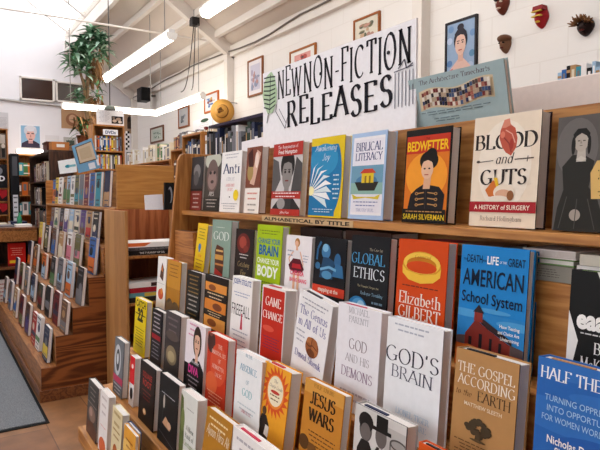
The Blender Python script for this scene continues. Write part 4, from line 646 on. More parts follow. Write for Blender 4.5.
# ------------------------------------------------------------------ bookcases behind
def bookcase(label, x0, x1, y0, y1, z1, shelves, facing, mk='oak', z0=0, top=True):
    o = thing('bookcase', label, 'bookcase', ((x0+x1)/2, (y0+y1)/2, z0)); sx = mk+'_z' if mk == 'oak' else mk; tx = mk+'_x' if mk == 'oak' else mk
    if facing == '-y':
        parts = [((x0, y0, z0), (x0+.02, y1, z1)), ((x1-.02, y0, z0), (x1, y1, z1))]; back = ((x0+.02, y1-.015, z0), (x1-.02, y1, z1)); sh = lambda z: ((x0+.02, y0+.004, z-.02), (x1-.02, y1-.015, z))
    else:
        parts = [((x0, y0, z0), (x1, y0+.02, z1)), ((x0, y1-.02, z0), (x1, y1, z1))]; back = ((x0, y0+.02, z0), (x0+.015, y1-.02, z1)); sh = lambda z: ((x0+.015, y0+.02, z-.02), (x1-.004, y1-.02, z))
    for a, b in parts: q = MB(); q.box(a, b, sx); q.build('side_panel', o, bevel=.002)
    q = MB(); q.box(*back, sx); q.build('back_panel', o)
    for z in shelves: q = MB(); q.box(*sh(z), tx); q.build('shelf', o, bevel=.002)
    if top: q = MB(); q.box((x0, y0, z1), (x1, y1, z1+.02), tx); q.build('top_board', o, bevel=.002)
    return o
def fill(facing, a0, a1, front, z, cols, where, grp, h0=.19, h1=.24, d=.15, t0=.022, t1=.042, seed=1):
    """upright books spine out, one mesh each: spine, boards and paper top"""
    r = random.Random(seed); u = a0+.004; i = 0
    while u < a1-.02 and i < len(ORD):
        t = min(r.uniform(t0, t1), a1-u); h = r.uniform(h0, h1); cn = r.choice(cols); col = NAMES[cn]; m = MB(); k2 = NAMES[r.choice(['white', 'cream', 'black', 'tan', 'grey'])]
        if facing == '-y':
            m.box((u, front, z+.0008), (u+t, front+d, z+h), col); m.box((u+.003, front+.004, z+h-.002), (u+t-.003, front+d-.003, z+h+.0006), 'pages'); P = lambda x, zz, q: (u+x, front-q, z+zz); loc = (u+t/2, front+d/2, z)
        else:
            m.box((front-d, u, z+.0008), (front, u+t, z+h), col); m.box((front-d+.003, u+.003, z+h-.002), (front-.004, u+t-.003, z+h+.0006), 'pages'); P = lambda x, zz, q: (front+q, u+x, z+zz); loc = (front-d/2, u+t/2, z)
        pprint(m, [('r', .25, .35, .75, .85, k2)] if r.random() < .55 else [('r', 0, .75, 1, .85, k2), ('r', 0, .12, 1, .2, k2)], t, h, P)
        tag(m.build('hardcover_book', loc=loc), '%s book, %s from the left %s' % (cn, ORD[i], where), 'book', grp); i += 1; u += t+.0015
ALLC = list(NAMES); DARK = ['black', 'brown', 'grey', 'navy', 'dark red', 'tan', 'white', 'dark green', 'purple', 'cream']
# dark tall case
bookcase('tall dark bookcase with close packed shelves beyond the stepped display', -9.9, -8.15, 1.34, 1.64, 2.08, (.35, .7, 1.03, 1.36, 1.7), '-y', 'darkwood')
for n, (z, nm) in enumerate(((1.7, 'top shelf'), (1.36, 'second shelf'), (1.03, 'third shelf'))):
    fill('-y', -9.6, -8.9 if n == 1 else -8.45, 1.36, z, DARK, 'on the %s of the tall dark bookcase' % nm, 'books on the %s of the tall dark bookcase' % nm, .22, .28, .2, .035, .06, 11+n)
m = MB(); m.box((-8.72, 1.36, 2.101), (-8.42, 1.6, 2.22), '#5a3530'); m.box((-8.73, 1.35, 2.205), (-8.41, 1.61, 2.23), '#4a2926'); tag(m.build('storage_box', loc=(-8.52, 1.49, 2.1)), 'reddish brown lidded box on top of the tall dark bookcase', 'box')
m = MB(); m.box((-8.38, 1.38, 2.101), (-8.17, 1.6, 2.21), '#b5733e'); m.box((-8.166, 1.44, 2.14), (-8.169, 1.54, 2.18), '#e4dfd8'); tag(m.build('file_box', loc=(-8.28, 1.5, 2.1)), 'orange brown file box on the dark bookcase beside the lidded box', 'box')
m = MB(); m.box((-8.48, 1.66, 0), (-8.0, 2.02, 2.16), 'oak_z'); m.box((-8.49, 1.655, 2.16), (-7.99, 2.03, 2.18), 'oak_x'); cb = m.build('cabinet', loc=(-8.24, 1.84, 0)); tag(cb, 'plain oak cabinet holding the leafy plant behind the stepped display', 'cabinet')
# case with a white poster on top
bookcase('oak bookcase crowded with spines under the white picture poster', -7.6, -7.36, 1.72, 2.11, 2.36, (.4, .8, 1.2, 1.55, 1.83, 2.06), '+x', 'oak')
# far wall shelf and left case
bookcase('pale wooden shelf unit against the far wall under the strip light', -11.46, -11.1, 1.22, 1.735, 2.2, (.4, .8, 1.15, 1.5, 1.85), '+x', 'oak')
for z, nm, cols in ((1.85, 'top shelf', ['teal', 'red', 'orange', 'white', 'green']), (1.15, 'third shelf', ['white', 'teal', 'cream', 'black']), (1.5, 'second shelf', ['orange', 'brown', 'black', 'tan'])):
    fill('+x', 1.24, 1.7, -11.14, z, cols, 'on the %s of the far wall unit' % nm, 'books on the %s of the far wall unit' % nm, .2, .28, .2, .04, .1, 5)
bookcase('orange brown bookcase at the left edge holding red books and a group photograph', -10.4, -10.05, .48, 1.06, 2.52, (.4, .8, 1.19, 1.405, 1.61, 2.07), '+x', 'oak')
def flat(name, label, cat, x, y0, y1, z0, z1, col, art, grp=None, th=.012, frame=None):
    m = MB(); m.box((x-th, y0, z0), (x, y1, z1), col); pprint(m, art, y1-y0, z1-z0, lambda u, z, t: (x+t, y0+u, z0+z), .001, .0006)
    o = m.build(name, loc=(x, (y0+y1)/2, z0)); return tag(o, label, cat, grp)
flat('photograph', 'black and white group photograph standing on the orange brown bookcase', 'photograph', -10.04, .74, 1.03, 2.0715, 2.46, '#6a5a4e', [('r', .05, .6, .95, .95, '#b9aca2')] + [('e', .14+.24*i, .5, .09, .1, '#cabdb2') for i in range(4)] + [('r', .06+.24*i, .05, .22+.24*i, .42, '#1e1b1b') for i in range(4)])
for i, (y0, z0) in enumerate(((.79, 1.405), (.79, 1.19))):
    flat('hardcover_book', 'red and black faced-out book, %s of two in the left edge bookcase' % ('upper', 'lower')[i], 'book', -10.06, y0, y0+.24, z0+.001, z0+.18, '#b01f28', [('p', [(.1, 0), (.5, .7), (.7, .2), (1, .5), (1, 0)], '#2a1216'), ('e', .4, .6, .2, .12, '#d6343a')], 'red books in the left edge bookcase', .03)
flat('paperback_book', 'black faced-out book with bold white letters in the left edge bookcase', 'book', -10.04, .72, 1.035, 1.611, 1.98, '#151419', [('e', .5, .72, .3, .2, '#77777d'), ('T', 'SEED', .5, .3, .22, '#e9e6ea', .86, .04)], None, .03)
m = MB(); m.box((-10.3, 1.08, 0), (-10.0, 1.2, 2.15), '#1d1c20'); pprint(m, [('r', .2, .48, .8, .7, '#e6e4ea'), ('n', .5, .5, .68, .5, 6, '#55555c'), ('r', .2, .84, .8, .98, '#55545a')], .12, 2.15, lambda u, z, t: (-10+t, 1.08+u, z)); tag(m.build('display_stand', loc=(-10.15, 1.14, 0)), 'narrow black display stand with a white panel between the far shelves', 'stand')
# low counter with books
ct = thing('display_counter', 'low dark wood counter with an oak rim and books laid on it, beyond the display', 'counter', (-8.4, .4, 0))
q = MB(); q.box((-8.9, -.6, 1.06), (-7.8, 1.12, 1.1), 'redwood'); q.build('counter_top', ct, bevel=.004)
q = MB(); q.box((-7.82, -.6, .93), (-7.79, 1.12, 1.06), 'oakdark_x'); q.build('rim', ct)
q = MB(); q.box((-8.85, -.58, 0), (-8.3, 1.1, 1.06), 'darkwood'); q.build('body', ct)
q = MB(); q.box((-8.3, -.58, .58), (-7.84, 1.1, .61), 'redwood'); q.build('shelf', ct)
q = MB(); q.box((-8.3, 1.07, 0), (-7.84, 1.1, 1.06), 'darkwood'); q.build('side_panel', ct)
flat('hardcover_book', 'red faced-out book with a yellow label on the counter lower shelf', 'book', -7.9, .8, 1.0, .6105, .9, '#d9261f', [('r', .08, .14, .42, .26, '#ecc62c'), ('n', .5, .5, .78, .7, 4, '#f0a090'), ('r', .0, 0, 1, .1, '#7a1a18')], None, .035)
flat('hardcover_book', 'pale red lettered book below the counter shelf at far left', 'book', -7.9, .6, .86, .1, .45, '#d9ccc6', [('n', .5, .3, .85, .8, 5, '#a84a44')], None, .035)
for i, (x0, x1, y0, y1, t, cn) in enumerate(((-8.2, -7.95, .35, .6, .03, 'white'), (-8.25, -7.9, .66, .88, .022, 'grey'), (-8.15, -7.9, .9, 1.08, .03, 'white'), (-8.6, -8.35, .6, .85, .03, 'cream'), (-8.6, -8.3, .88, 1.08, .05, 'navy'))):
    lying('paperback_book', x0, x1, y0, y1, 1.1, t, NAMES[cn], '%s book laid flat on the low dark counter, %s' % (cn, ('leftmost', 'in the middle', 'nearest the display', 'at the back', 'at the back near the display')[i]), 'books laid on the low counter', 'right')
m = MB(); m.lathe([(0, 0), (.03, 0), (.03, .1), (.012, .14), (.012, .17), (0, .17)], (-8.25, .98, 1.1005), 'z', '#3f8f6a', 12); m.v = [tuple(v) for v in m.v]; o = m.build('bottle', loc=(-8.25, .98, 1.1), smooth=True); tag(o, 'small green bottle on the low dark counter', 'bottle')
# wall cases far along the right wall
bookcase('oak wall bookcase with a row of books along its top, in the far corner', -10.4, -7.95, 2.92, 3.22, 2.0, (.4, .8, 1.2, 1.6), '-y', 'oak')
bookcase('taller oak wall bookcase with books along its top, nearer than the far corner one', -7.9, -6.2, 2.92, 3.22, 2.12, (.5, .9, 1.3, 1.72), '-y', 'oak')
fill('-y', -10.2, -8.0, 2.95, 2.021, ['cream', 'white', 'white', 'green', 'grey', 'cream', 'tan', 'white'], 'on top of the far corner bookcase', 'books on top of the far corner bookcase', .17, .27, .16, .05, .11, 21)
fill('-y', -7.86, -6.5, 2.95, 2.141, ['tan', 'cream', 'white', 'white', 'grey', 'dark red', 'cream'], 'on top of the taller wall bookcase', 'books on top of the taller wall bookcase', .17, .23, .16, .04, .08, 22)
fill('-y', -7.86, -6.3, 2.95, 1.72, ['brown', 'tan', 'orange', 'dark red', 'black', 'cream'], 'on the upper shelf of the taller wall bookcase', 'books on the upper shelf of the taller wall bookcase', .2, .28, .16, .05, .09, 23)
fill('-y', -7.86, -6.3, 2.95, 1.3, ['olive', 'tan', 'green', 'white', 'grey', 'black'], 'on the third shelf of the taller wall bookcase', 'books on the third shelf of the taller wall bookcase', .2, .28, .16, .05, .09, 24)
# case in the next aisle, right behind the rack
bookcase('oak bookcase in the next aisle with a lidded left bay, behind the rack', -5.06, -4.62, 1.98, 2.24, 2.03, (.5, 1.0, 1.4, 1.72), '-y', 'oak')
bookcase('open topped oak bookcase in the next aisle holding tall dark books', -4.6, -3.2, 1.98, 2.24, 1.7, (.5, 1.0, 1.4), '-y', 'oak')
fill('-y', -5.03, -4.66, 2.0, 1.72, ['black', 'navy', 'grey', 'black', 'blue', 'brown'], 'in the lidded bay of the next aisle bookcase', 'books in the lidded bay', .24, .29, .16, .025, .05, 31)
fill('-y', -4.58, -3.5, 2.0, 1.721, ['black', 'navy', 'black', 'dark red', 'white', 'dark green', 'black', 'grey', 'black'], 'on top of the open next aisle bookcase', 'tall books on the next aisle bookcase', .22, .33, .18, .02, .05, 33)
m = MB(); m.prism([(-4.5, 2.063), (-3.55, 2.063), (-3.52, 2.085), (-4.5, 2.085)], 'y', 2.0, 2.22, '#2a2038'); m.box((-4.48, 2.003, 2.066), (-3.56, 2.21, 2.08), 'pages'); tag(m.build('atlas_book', loc=(-4, 2.1, 2.063)), 'large flat dark book lying across the tall books behind the rack', 'book')
# white headed unit behind the rack at the right and the wall case beyond
u = thing('shelf_unit', 'white topped shelf unit standing directly behind the right end of the rack', 'shelf unit', (-.3, 1.6, 0))
q = MB(); q.box((-1.14, 1.45, 1.55), (.5, 1.475, 1.815), '#e8dcd6m'); q.build('header_board', u, bevel=.003)
q = MB(); q.box((-1.14, 1.475, 0), (.5, 1.75, 1.6), 'oak_z'); q.build('body', u)
bookcase('low oak wall bookcase with a few books along its top, at the right edge', -2.12, -.2, 3.2, 3.48, 2.08, (.4, .8, 1.2, 1.6), '-y', 'oak')
fill('-y', -2.09, -1.2, 3.22, 2.101, ['black', 'teal', 'pale blue', 'white', 'cream', 'tan', 'blue', 'navy'], 'on top of the right edge wall bookcase', 'books on the right edge wall bookcase', .13, .17, .16, .018, .035, 41)
# crowded spines of the oak case under the poster
for z, nm, sd in ((2.06, 'top shelf', 51), (1.83, 'lower shelf', 52)):
    fill('+x', 1.745, 2.085, -7.38, z, ['blue', 'red', 'white', 'black', 'pale blue', 'orange', 'dark red', 'tan', 'grey', 'yellow'], 'on the %s of the poster-topped case' % nm, 'cases on the %s of the oak bookcase' % nm, .17, .19, .13, .014, .022, sd)
# ------------------------------------------------------------------ things on the walls
FY = WY-.012
def wallpic(label, pl, pr, ytl, ybl, fcol, art, paper='#e9e4dc', fw=.018, cat='picture', name='framed_picture', plane=FY):
    a = hitY(pl, ytl, plane); b = hitY(pl, ybl, plane); d = hitY(pr, ytl, plane); x0, x1, z0, z1 = a.x, d.x, b.z, a.z
    o = thing(name, label, cat, ((x0+x1)/2, plane, z0))
    if fw:
        f = MB()
        for p, q in (((x0, z0), (x1, z0+fw)), ((x0, z1-fw), (x1, z1)), ((x0, z0+fw), (x0+fw, z1-fw)), ((x1-fw, z0+fw), (x1, z1-fw))): f.box((p[0], plane-.012, p[1]), (q[0], WY+.002, q[1]), fcol)
        f.build('frame', o, bevel=.002)
    m = MB(); m.box((x0+fw, plane-.002, z0+fw), (x1-fw, WY+.002, z1-fw), paper); w, h = x1-x0-2*fw, z1-z0-2*fw
    pprint(m, art, w, h, lambda u, z, t: (x0+fw+u, plane-.002-t, z0+fw+z), .001, .0004); m.build('print', o)
blot = lambda cols, k, n=14, u0=.25, u1=.75, v0=.2, v1=.75: [('e', random.Random(k*99+i).uniform(u0, u1), random.Random(k*77+i).uniform(v0, v1), random.Random(k+i).uniform(.04, .14), random.Random(k*3+i).uniform(.03, .1), cols[i % len(cols)]) for i in range(n)]
wallpic('brown framed landscape picture hanging low beside the far corner', 150.5, 163.5, 128.5, 144, '#6a4028', [('r', .14, .14, .86, .86, '#b9c2b8')]+blot(['#7f8f80', '#5f7a6a', '#d6dccf'], 1), '#c9c9c0', .03)
wallpic('brown framed figure drawing on grey, left of the straw hat', 178.5, 189, 108.5, 129, '#8a4f2e', blot(['#6a7078', '#8a8f96', '#4a4e56'], 2, 10, .3, .7), '#b5b5b8', .025)
wallpic('small orange framed picture with blue figures above the straw hat', 204.5, 218.5, 95, 114, '#b5622f', blot(['#4a6aa0', '#c9a050', '#8a4a40', '#5a7ab0'], 3), '#d8dbe0', .025)
wallpic('tall brown framed pale print left of the lettered sign', 248, 263, 61.5, 98, '#8f5a36', [('r', .14, .12, .86, .88, '#c9c6d6')]+blot(['#a79fb6', '#b98f8c', '#8f97b0'], 4), '#e4dfe2', .022)
wallpic('orange framed pink picture just above the middle of the sign', 290, 316, 52.5, 82, '#a8652f', [('r', .16, .14, .84, .86, '#d99a92')]+blot(['#b9544c', '#5a4a4a', '#e0b9a8'], 5), '#f0ebe4', .022)
wallpic('brown framed print of flowers on cream above the right part of the sign', 354, 380, 21, 50, '#9c5a2c', blot(['#8f8a6a', '#b58a7a', '#6a6a58', '#c9a98a'], 6, 18), '#ddd5c4', .02)
wallpic('painted portrait of a dark haired woman on a blue background', 446, 477.5, 24, 84, '#2d2a2f', [('r', 0, 0, 1, 1, '#8fa6c4')]+[('e', q, v, .1, .06, cc) for q, v, cc in ((.1, .3, '#5c7fb0'), (.9, .4, '#5a86a8'), (.1, .7, '#b5c4dc'), (.92, .75, '#6f92bd'), (.85, .2, '#a9b9d2'), (.15, .9, '#6f92bd'))]+
        [('p', [(.1, 0), (.9, 0), (.85, .2), (.62, .34), (.4, .34), (.15, .2)], '#d9b4a8'), ('r', .42, .3, .6, .5, '#d3a898'), ('e', .5, .68, .24, .2, '#2a2430'), ('e', .5, .6, .19, .19, '#dcb6a6'), ('p', [(.3, .68), (.36, .745), (.5, .77), (.64, .745), (.7, .68), (.71, .8), (.6, .87), (.4, .87), (.29, .8)], '#2a2430'), ('e', .5, .9, .12, .06, '#2a2430'), ('r', .37, .655, .47, .67, '#2a2430'), ('r', .53, .655, .63, .67, '#2a2430'), ('e', .42, .625, .03, .012, '#2a2430'), ('e', .58, .625, .03, .012, '#2a2430'), ('r', .44, .49, .56, .51, '#a84a48'), ('p', [(.05, 0), (.3, 0), (.24, .2), (.12, .18)], '#c4737a')], '#8fa6c4', .018)
wallpic('white paper poster with a figure pinned below the straw hat', 193, 212.5, 121, 139, '#ffffff', [('e', .25, .25, .14, .16, '#d88a80'), ('r', .14, .05, .36, .2, '#c9605c'), ('e', .62, .86, .2, .1, '#37503f'), ('n', .6, .4, .72, .5, 4, '#c4c6cc')], '#eceaf0', 0, 'poster', 'paper_poster')
# straw hat, hung by its brim and turned out from the wall
hp = hitY(222.5, 111.5, 3.27); ht = thing('straw_hat', 'tan straw hat hung on the white wall by the column', 'hat', (hp.x, 3.27, hp.z), None, False); ht.rotation_euler.z = R(48); m = MB()
m.lathe([(.155, 0), (.162, -.008), (.1, -.012), (.085, -.018), (.078, -.075), (.05, -.098), (0, -.1)], (0, 0, 0), 'y', '#cf9a4c', 28); m.lathe([(0, .0), (.155, 0)], (0, 0, 0), 'y', '#a87838', 28); m.build('brim', ht, smooth=True)
q = MB(); q.lathe([(.088, -.018), (.089, -.026), (.086, -.042), (.082, -.045)], (0, 0, 0), 'y', '#7a4a1c', 28); q.build('hat_band', ht, smooth=True)
q = MB(); r = random.Random(5)
for i in range(12): a_ = r.uniform(0, 6.28); q.ell((.035*math.cos(a_)*r.uniform(.3, 1), -.1, .03*math.sin(a_)*r.uniform(.3, 1)), (.016, .01, .016), r.choice(['#7a5020', '#96662a', '#5f4018']), 8, 6)
q.build('trimming', ht, smooth=True)
q = MB(); q.tube([(0, .0, .13), (.15, .17, .13)], .006, 'metal', 6); q.build('peg', ht)
# masks
def mask(px, py, rw, rh, face, hair, label, kind):
    p = hitY(px, py, WY-.05); o = thing('carved_mask', label, 'mask', (p.x, WY-.002, p.z)); m = MB()
    def shp(q):
        y = q.y*.9 - (.25*max(0, 1-abs(q.x)*3.2)*max(0, 1-abs(q.z+.05)*2.2) if q.y < 0 else 0); k = 1-.28*max(0, -q.z)
        return Vector((q.x*k, max(y, -1.6) if q.y < 0 else 0, q.z))
    m.ell((p.x, WY+.003, p.z), (rw, .07, rh), face, 22, 14, shp); m.build('face', o, smooth=True)
    fo = o.children[0]; fo['_o'] = tuple(o['_o'])
    for sx in (-.36, .36): e = MB(); e.ell((p.x+sx*rw, WY-.056, p.z+.12*rh), (rw*.2, .014, rh*.09), '#e0d6c8' if kind == 'plain' and rw > .05 else '#140f0d', 8, 6); e.build('eye', fo, smooth=True)
    e = MB(); e.ell((p.x, WY-.054, p.z-.45*rh), (rw*.34, .016, rh*.09), '#d9c9b8' if kind == 'plain' and rw > .05 else '#5a1a16' if kind != 'red' else '#e6c34a', 8, 6); e.build('mouth', fo, smooth=True); del fo['_o']
    h = MB()
    if kind == 'shag':
        r = random.Random(3)
        for i in range(70):
            a = r.uniform(-.5, 3.6); q = Vector((math.cos(a)*rw*r.uniform(.6, 1), -r.uniform(.0, .05), rh*(.25+.6*abs(math.sin(a))*r.uniform(.6, 1)))); d = Vector((math.cos(a)*r.uniform(.2, .5), -.2, r.uniform(-.2, .5)))*rw
            h.tube([(p.x+q.x, WY-.03+q.y, p.z+q.z), (p.x+q.x+d.x, WY-.04+q.y+d.y*.3, p.z+q.z+d.z)], [.008, .003], hair, 5)
    elif kind == 'red':
        h.prism([(p.x-rw*.8, p.z+rh*.62), (p.x+rw*.8, p.z+rh*.62), (p.x+rw*.7, p.z+rh*1.05), (p.x-rw*.7, p.z+rh*1.05)], 'y', WY-.06, WY-.005, hair)
        for zz in (.45, .0): h.box((p.x-rw*.7, WY-.078, p.z+rh*zz), (p.x+rw*.7, WY-.055, p.z+rh*(zz+.1)), '#d8b84a')
    else: h.ell((p.x, WY-.02, p.z+rh*.62), (rw*1.08, .065, rh*.5), hair, 14, 8)
    h.build('headdress', o, smooth=kind != 'red')
mask(499, 3.5, .055, .075, '#6a3528', '#1d1718', 'black haired carved mask at the top of the wall', 'plain')
mask(538, 17, .05, .07, '#a3222a', '#8a1c24', 'red and gold carved mask on the white wall', 'red')
mask(502, 44, .043, .062, '#7d5a44', '#6d4c38', 'small plain brown carved mask below the black haired one', 'plain')
mask(582, 26, .055, .058, '#2a1c1a', '#7a5434', 'dark carved mask with shaggy brown hair', 'shag')
# far wall papers
def farpic(label, pl, pr, yt, yb, col, art, name='paper_poster', cat='poster', frame=None):
    a = hitX(pl, yt, XF); b = hitX(pl, yb, XF); d = hitX(pr, yt, XF); m = MB(); m.box((XF-.002, a.y, b.z), (XF+.012, d.y, a.z), frame or col)
    f = .05 if frame else 0
    if frame: m.box((XF+.012, a.y+f, b.z+f), (XF+.014, d.y-f, a.z-f), col)
    w, h = d.y-a.y, a.z-b.z; pprint(m, art, w, h, lambda u, z, t: (XF+.014+t, a.y+u, b.z+z), .001, .0006)
    tag(m.build(name, loc=(XF+.006, (a.y+d.y)/2, b.z)), label, cat)
farpic('portrait poster of a grey haired man on blue, on the far wall', 19, 41, 124, 149, '#f0eef2', [('r', .07, .07, .93, .95, '#8cb6d6'), ('p', [(.07, .07), (.93, .07), (.9, .24), (.65, .36), (.35, .36), (.1, .24)], '#3a3448'), ('r', .4, .24, .6, .45, '#c99a98'), ('e', .5, .6, .22, .27, '#e0b4ac'), ('e', .5, .84, .27, .12, '#dddce4'), ('e', .28, .74, .07, .12, '#cfd0da'), ('e', .72, .74, .07, .12, '#cfd0da'), ('r', .34, .62, .46, .66, '#4a3a48'), ('r', .54, .62, .66, .66, '#4a3a48'), ('p', [(.46, .48), (.54, .48), (.52, .6), (.48, .6)], '#c48e8a'), ('r', .42, .39, .58, .43, '#6a3038')])
farpic('pale pencil sketch pinned on the far wall', 45, 59, 135, 153, '#e0dde0', blot(['#c4bfc0', '#b3adb0'], 8, 8))
farpic('small dark print in a pale mat on the far wall', 63.5, 76, 137, 152, '#dedbd6', [('r', .2, .2, .85, .8, '#4a554e')]+blot(['#2a302c', '#7a857a'], 9, 8, .3, .75, .3, .7), frame='#b5b0aa')
farpic('sepia portrait painting behind the plant on the far wall', 61, 97, 108, 128, '#b08a68', [('e', .3, .45, .18, .32, '#8f6248'), ('e', .3, .5, .1, .2, '#c29a7c'), ('r', .55, .1, .95, .9, '#a47e5e'), ('e', .75, .5, .1, .25, '#7a5640')])
farpic('brown poster with a dark figure on the far wall beside the bookcase', 122, 134, 110, 133, '#b89a80', [('e', .6, .55, .2, .2, '#3d322c'), ('r', .4, .2, .75, .5, '#54463c')])
farpic('grey text poster at the far left of the far wall', -4, 8, 112, 130, '#d0cdd0', [('n', .5, .1, .7, .8, 9, '#a9a6ac')])
farpic('teal banner with a darker chevron below the strip light', 17.5, 31, 155, 167, '#3fa3b8', [('p', [(0, 1), (.5, .35), (1, 1), (1, .8), (.5, .1), (0, .8)], '#2b8198')])
# black speaker high in the far corner, conduit and cables
sp = hitY(144.5, 95, 3.3); spk = thing('loudspeaker', 'small black loudspeaker high on the wall in the far corner', 'loudspeaker', (sp.x, 3.4, sp.z))
m = MB(); m.box((sp.x-.13, 3.2, sp.z-.12), (sp.x+.13, 3.38, sp.z+.12), '#1a1a1c'); m.build('cabinet_body', spk, bevel=.01); m = MB(); m.lathe([(0, -.004), (.08, -.004), (.09, 0)], (sp.x, 3.2, sp.z), 'y', '#333336', 18); m.build('speaker_cone', spk)
m = MB(); m.tube([(sp.x, 3.36, sp.z), (sp.x, 3.53, sp.z)], .02, 'metal'); m.build('bracket', spk)
m = MB(); m.tube([hitY(x, y, 3.425) for x, y in ((120, 104), (150, 89.5), (165, 80), (180, 73), (192, 66), (205, 60.5), (215, 57), (226, 52.5), (240, 48), (255, 42), (270, 34), (285, 24), (300, 14.5), (318, 6), (345, -8))], .01, '#77706a'); tag(m.build('cable', smooth=True), 'long dark cable sagging along the top of the block wall', 'cable')
m = MB(); m.tube([hitX(x, y, XF+.03) for x, y in ((-6, 98), (20, 101.5), (40, 103.5), (62, 106), (110, 110))], .022, '#b9b5b2'); tag(m.build('conduit_pipe', smooth=True), 'pale grey conduit running across the far wall under the windows', 'pipe')
jb = hitX(194.5, 22, -7.0); m = MB(); m.box((jb.x-.05, jb.y-.05, jb.z-.05), (jb.x+.05, jb.y+.05, jb.z+.05), '#2c2a2a'); m.tube([jb, (jb.x, jb.y, zc(jb.y)-.01)], .012, '#2c2a2a'); tag(m.build('junction_box', loc=jb), 'black junction box hanging under the sloped ceiling', 'electrical box')
# ------------------------------------------------------------------ strip lights
def strip(p, q, label, wires=True, grp='fluorescent strip lights', wd=.12):
    p, q = Vector(p), Vector(q); mid = (p+q)/2; d = q-p; L = d.length; ang = math.atan2(d.y, d.x)
    o = thing('fluorescent_light', label, 'light fixture', mid, grp, False); o.rotation_euler.z = ang
    m = MB(); m.box((-L/2, -wd*.3, .03), (L/2, wd*.3, .03+wd*.34), '#e9e6e2'); m.build('housing', o, loc=(0, 0, 0), bevel=.004)
    m = MB(); m.prism([(-wd/2, .03), (-wd/2*.85, -.02), (-wd/4, -.02-wd*.16), (wd/4, -.02-wd*.16), (wd/2*.85, -.02), (wd/2, .03)], 'x', -L/2+.012, L/2-.012, 'tube'); df = m.build('diffuser', o, loc=(0, 0, 0))
    for e in (-1, 1): m = MB(); m.prism([(-wd/2-.004, .034), (-wd/2*.88, -.024), (-wd/4, -.025-wd*.16), (wd/4, -.025-wd*.16), (wd/2*.88, -.024), (wd/2+.004, .034)], 'x', e*L/2-.014, e*L/2+.002, '#f2efe9'); m.build('end_cap', df, loc=(0, 0, 0))
    if wires:
        for e in (-.42, .42):
            w = p + d*(.5+e); m = MB(); top = zc(w.y)-w.z-(.18 if w.y > 2 else .01); m.tube([(e*L, 0, .08), (e*L, 0, top)], .005, '#8a8682', 6); m.build('suspension_wire', o, loc=(0, 0, 0))
Yl = 2.21
a = hitY(106, 77, Yl); b = hitY(172, 38.5, Yl); strip((a.x, Yl, (a.z+b.z)/2), (b.x, Yl, (a.z+b.z)/2), 'long strip light hanging below the skylight edge, farther of the two in line')
a2 = hitY(206, 24, Yl); strip((a2.x, Yl, (a.z+b.z)/2), (a2.x+2.75, Yl, (a.z+b.z)/2), 'long strip light at the top of the photo, nearer of the two in line')
a = hitY(158, 112, 2.95); b = hitY(203, 97, 2.95); strip((a.x, 2.95, (a.z+b.z)/2), (b.x, 2.95, (a.z+b.z)/2), 'strip light hung low along the block wall left of the straw hat', wd=.08)
a = hitX(62.5, 107, -7.72); b = hitX(158, 113, -7.72); strip((-7.72, a.y, (a.z+b.z)/2), (-7.72, b.y, (a.z+b.z)/2), 'strip light hung crosswise in front of the far wall', wd=.06)
a = hitX(16.5, 154, -11.0); b = hitX(48, 154, -11.0); strip((-11.0, a.y, a.z+.05), (-11.0, b.y, a.z+.05), 'short strip light below the portrait poster on the far wall', False, wd=.05)
# hanging cables
for x0, y0, x1, y1, lb in ((189, 22, 181, 92, 'thin cord looping down from the junction box, left of the pair'), (194, 22, 191.5, 90, 'thin cord hanging straight down from the junction box')):
    A0 = jb + Vector((-.03 if x0 < 192 else .02, 0, -.05)); B0 = hitY(x1, y1, 2.9); m = MB(); pts = []
    for i in range(9):
        t = i/8; q = A0.lerp(B0, t); q.z -= .25*math.sin(math.pi*t); pts.append(q)
    m.tube(pts, .007, '#55504d', 6); tag(m.build('cord', smooth=True), lb, 'cord', 'cords under the junction box')

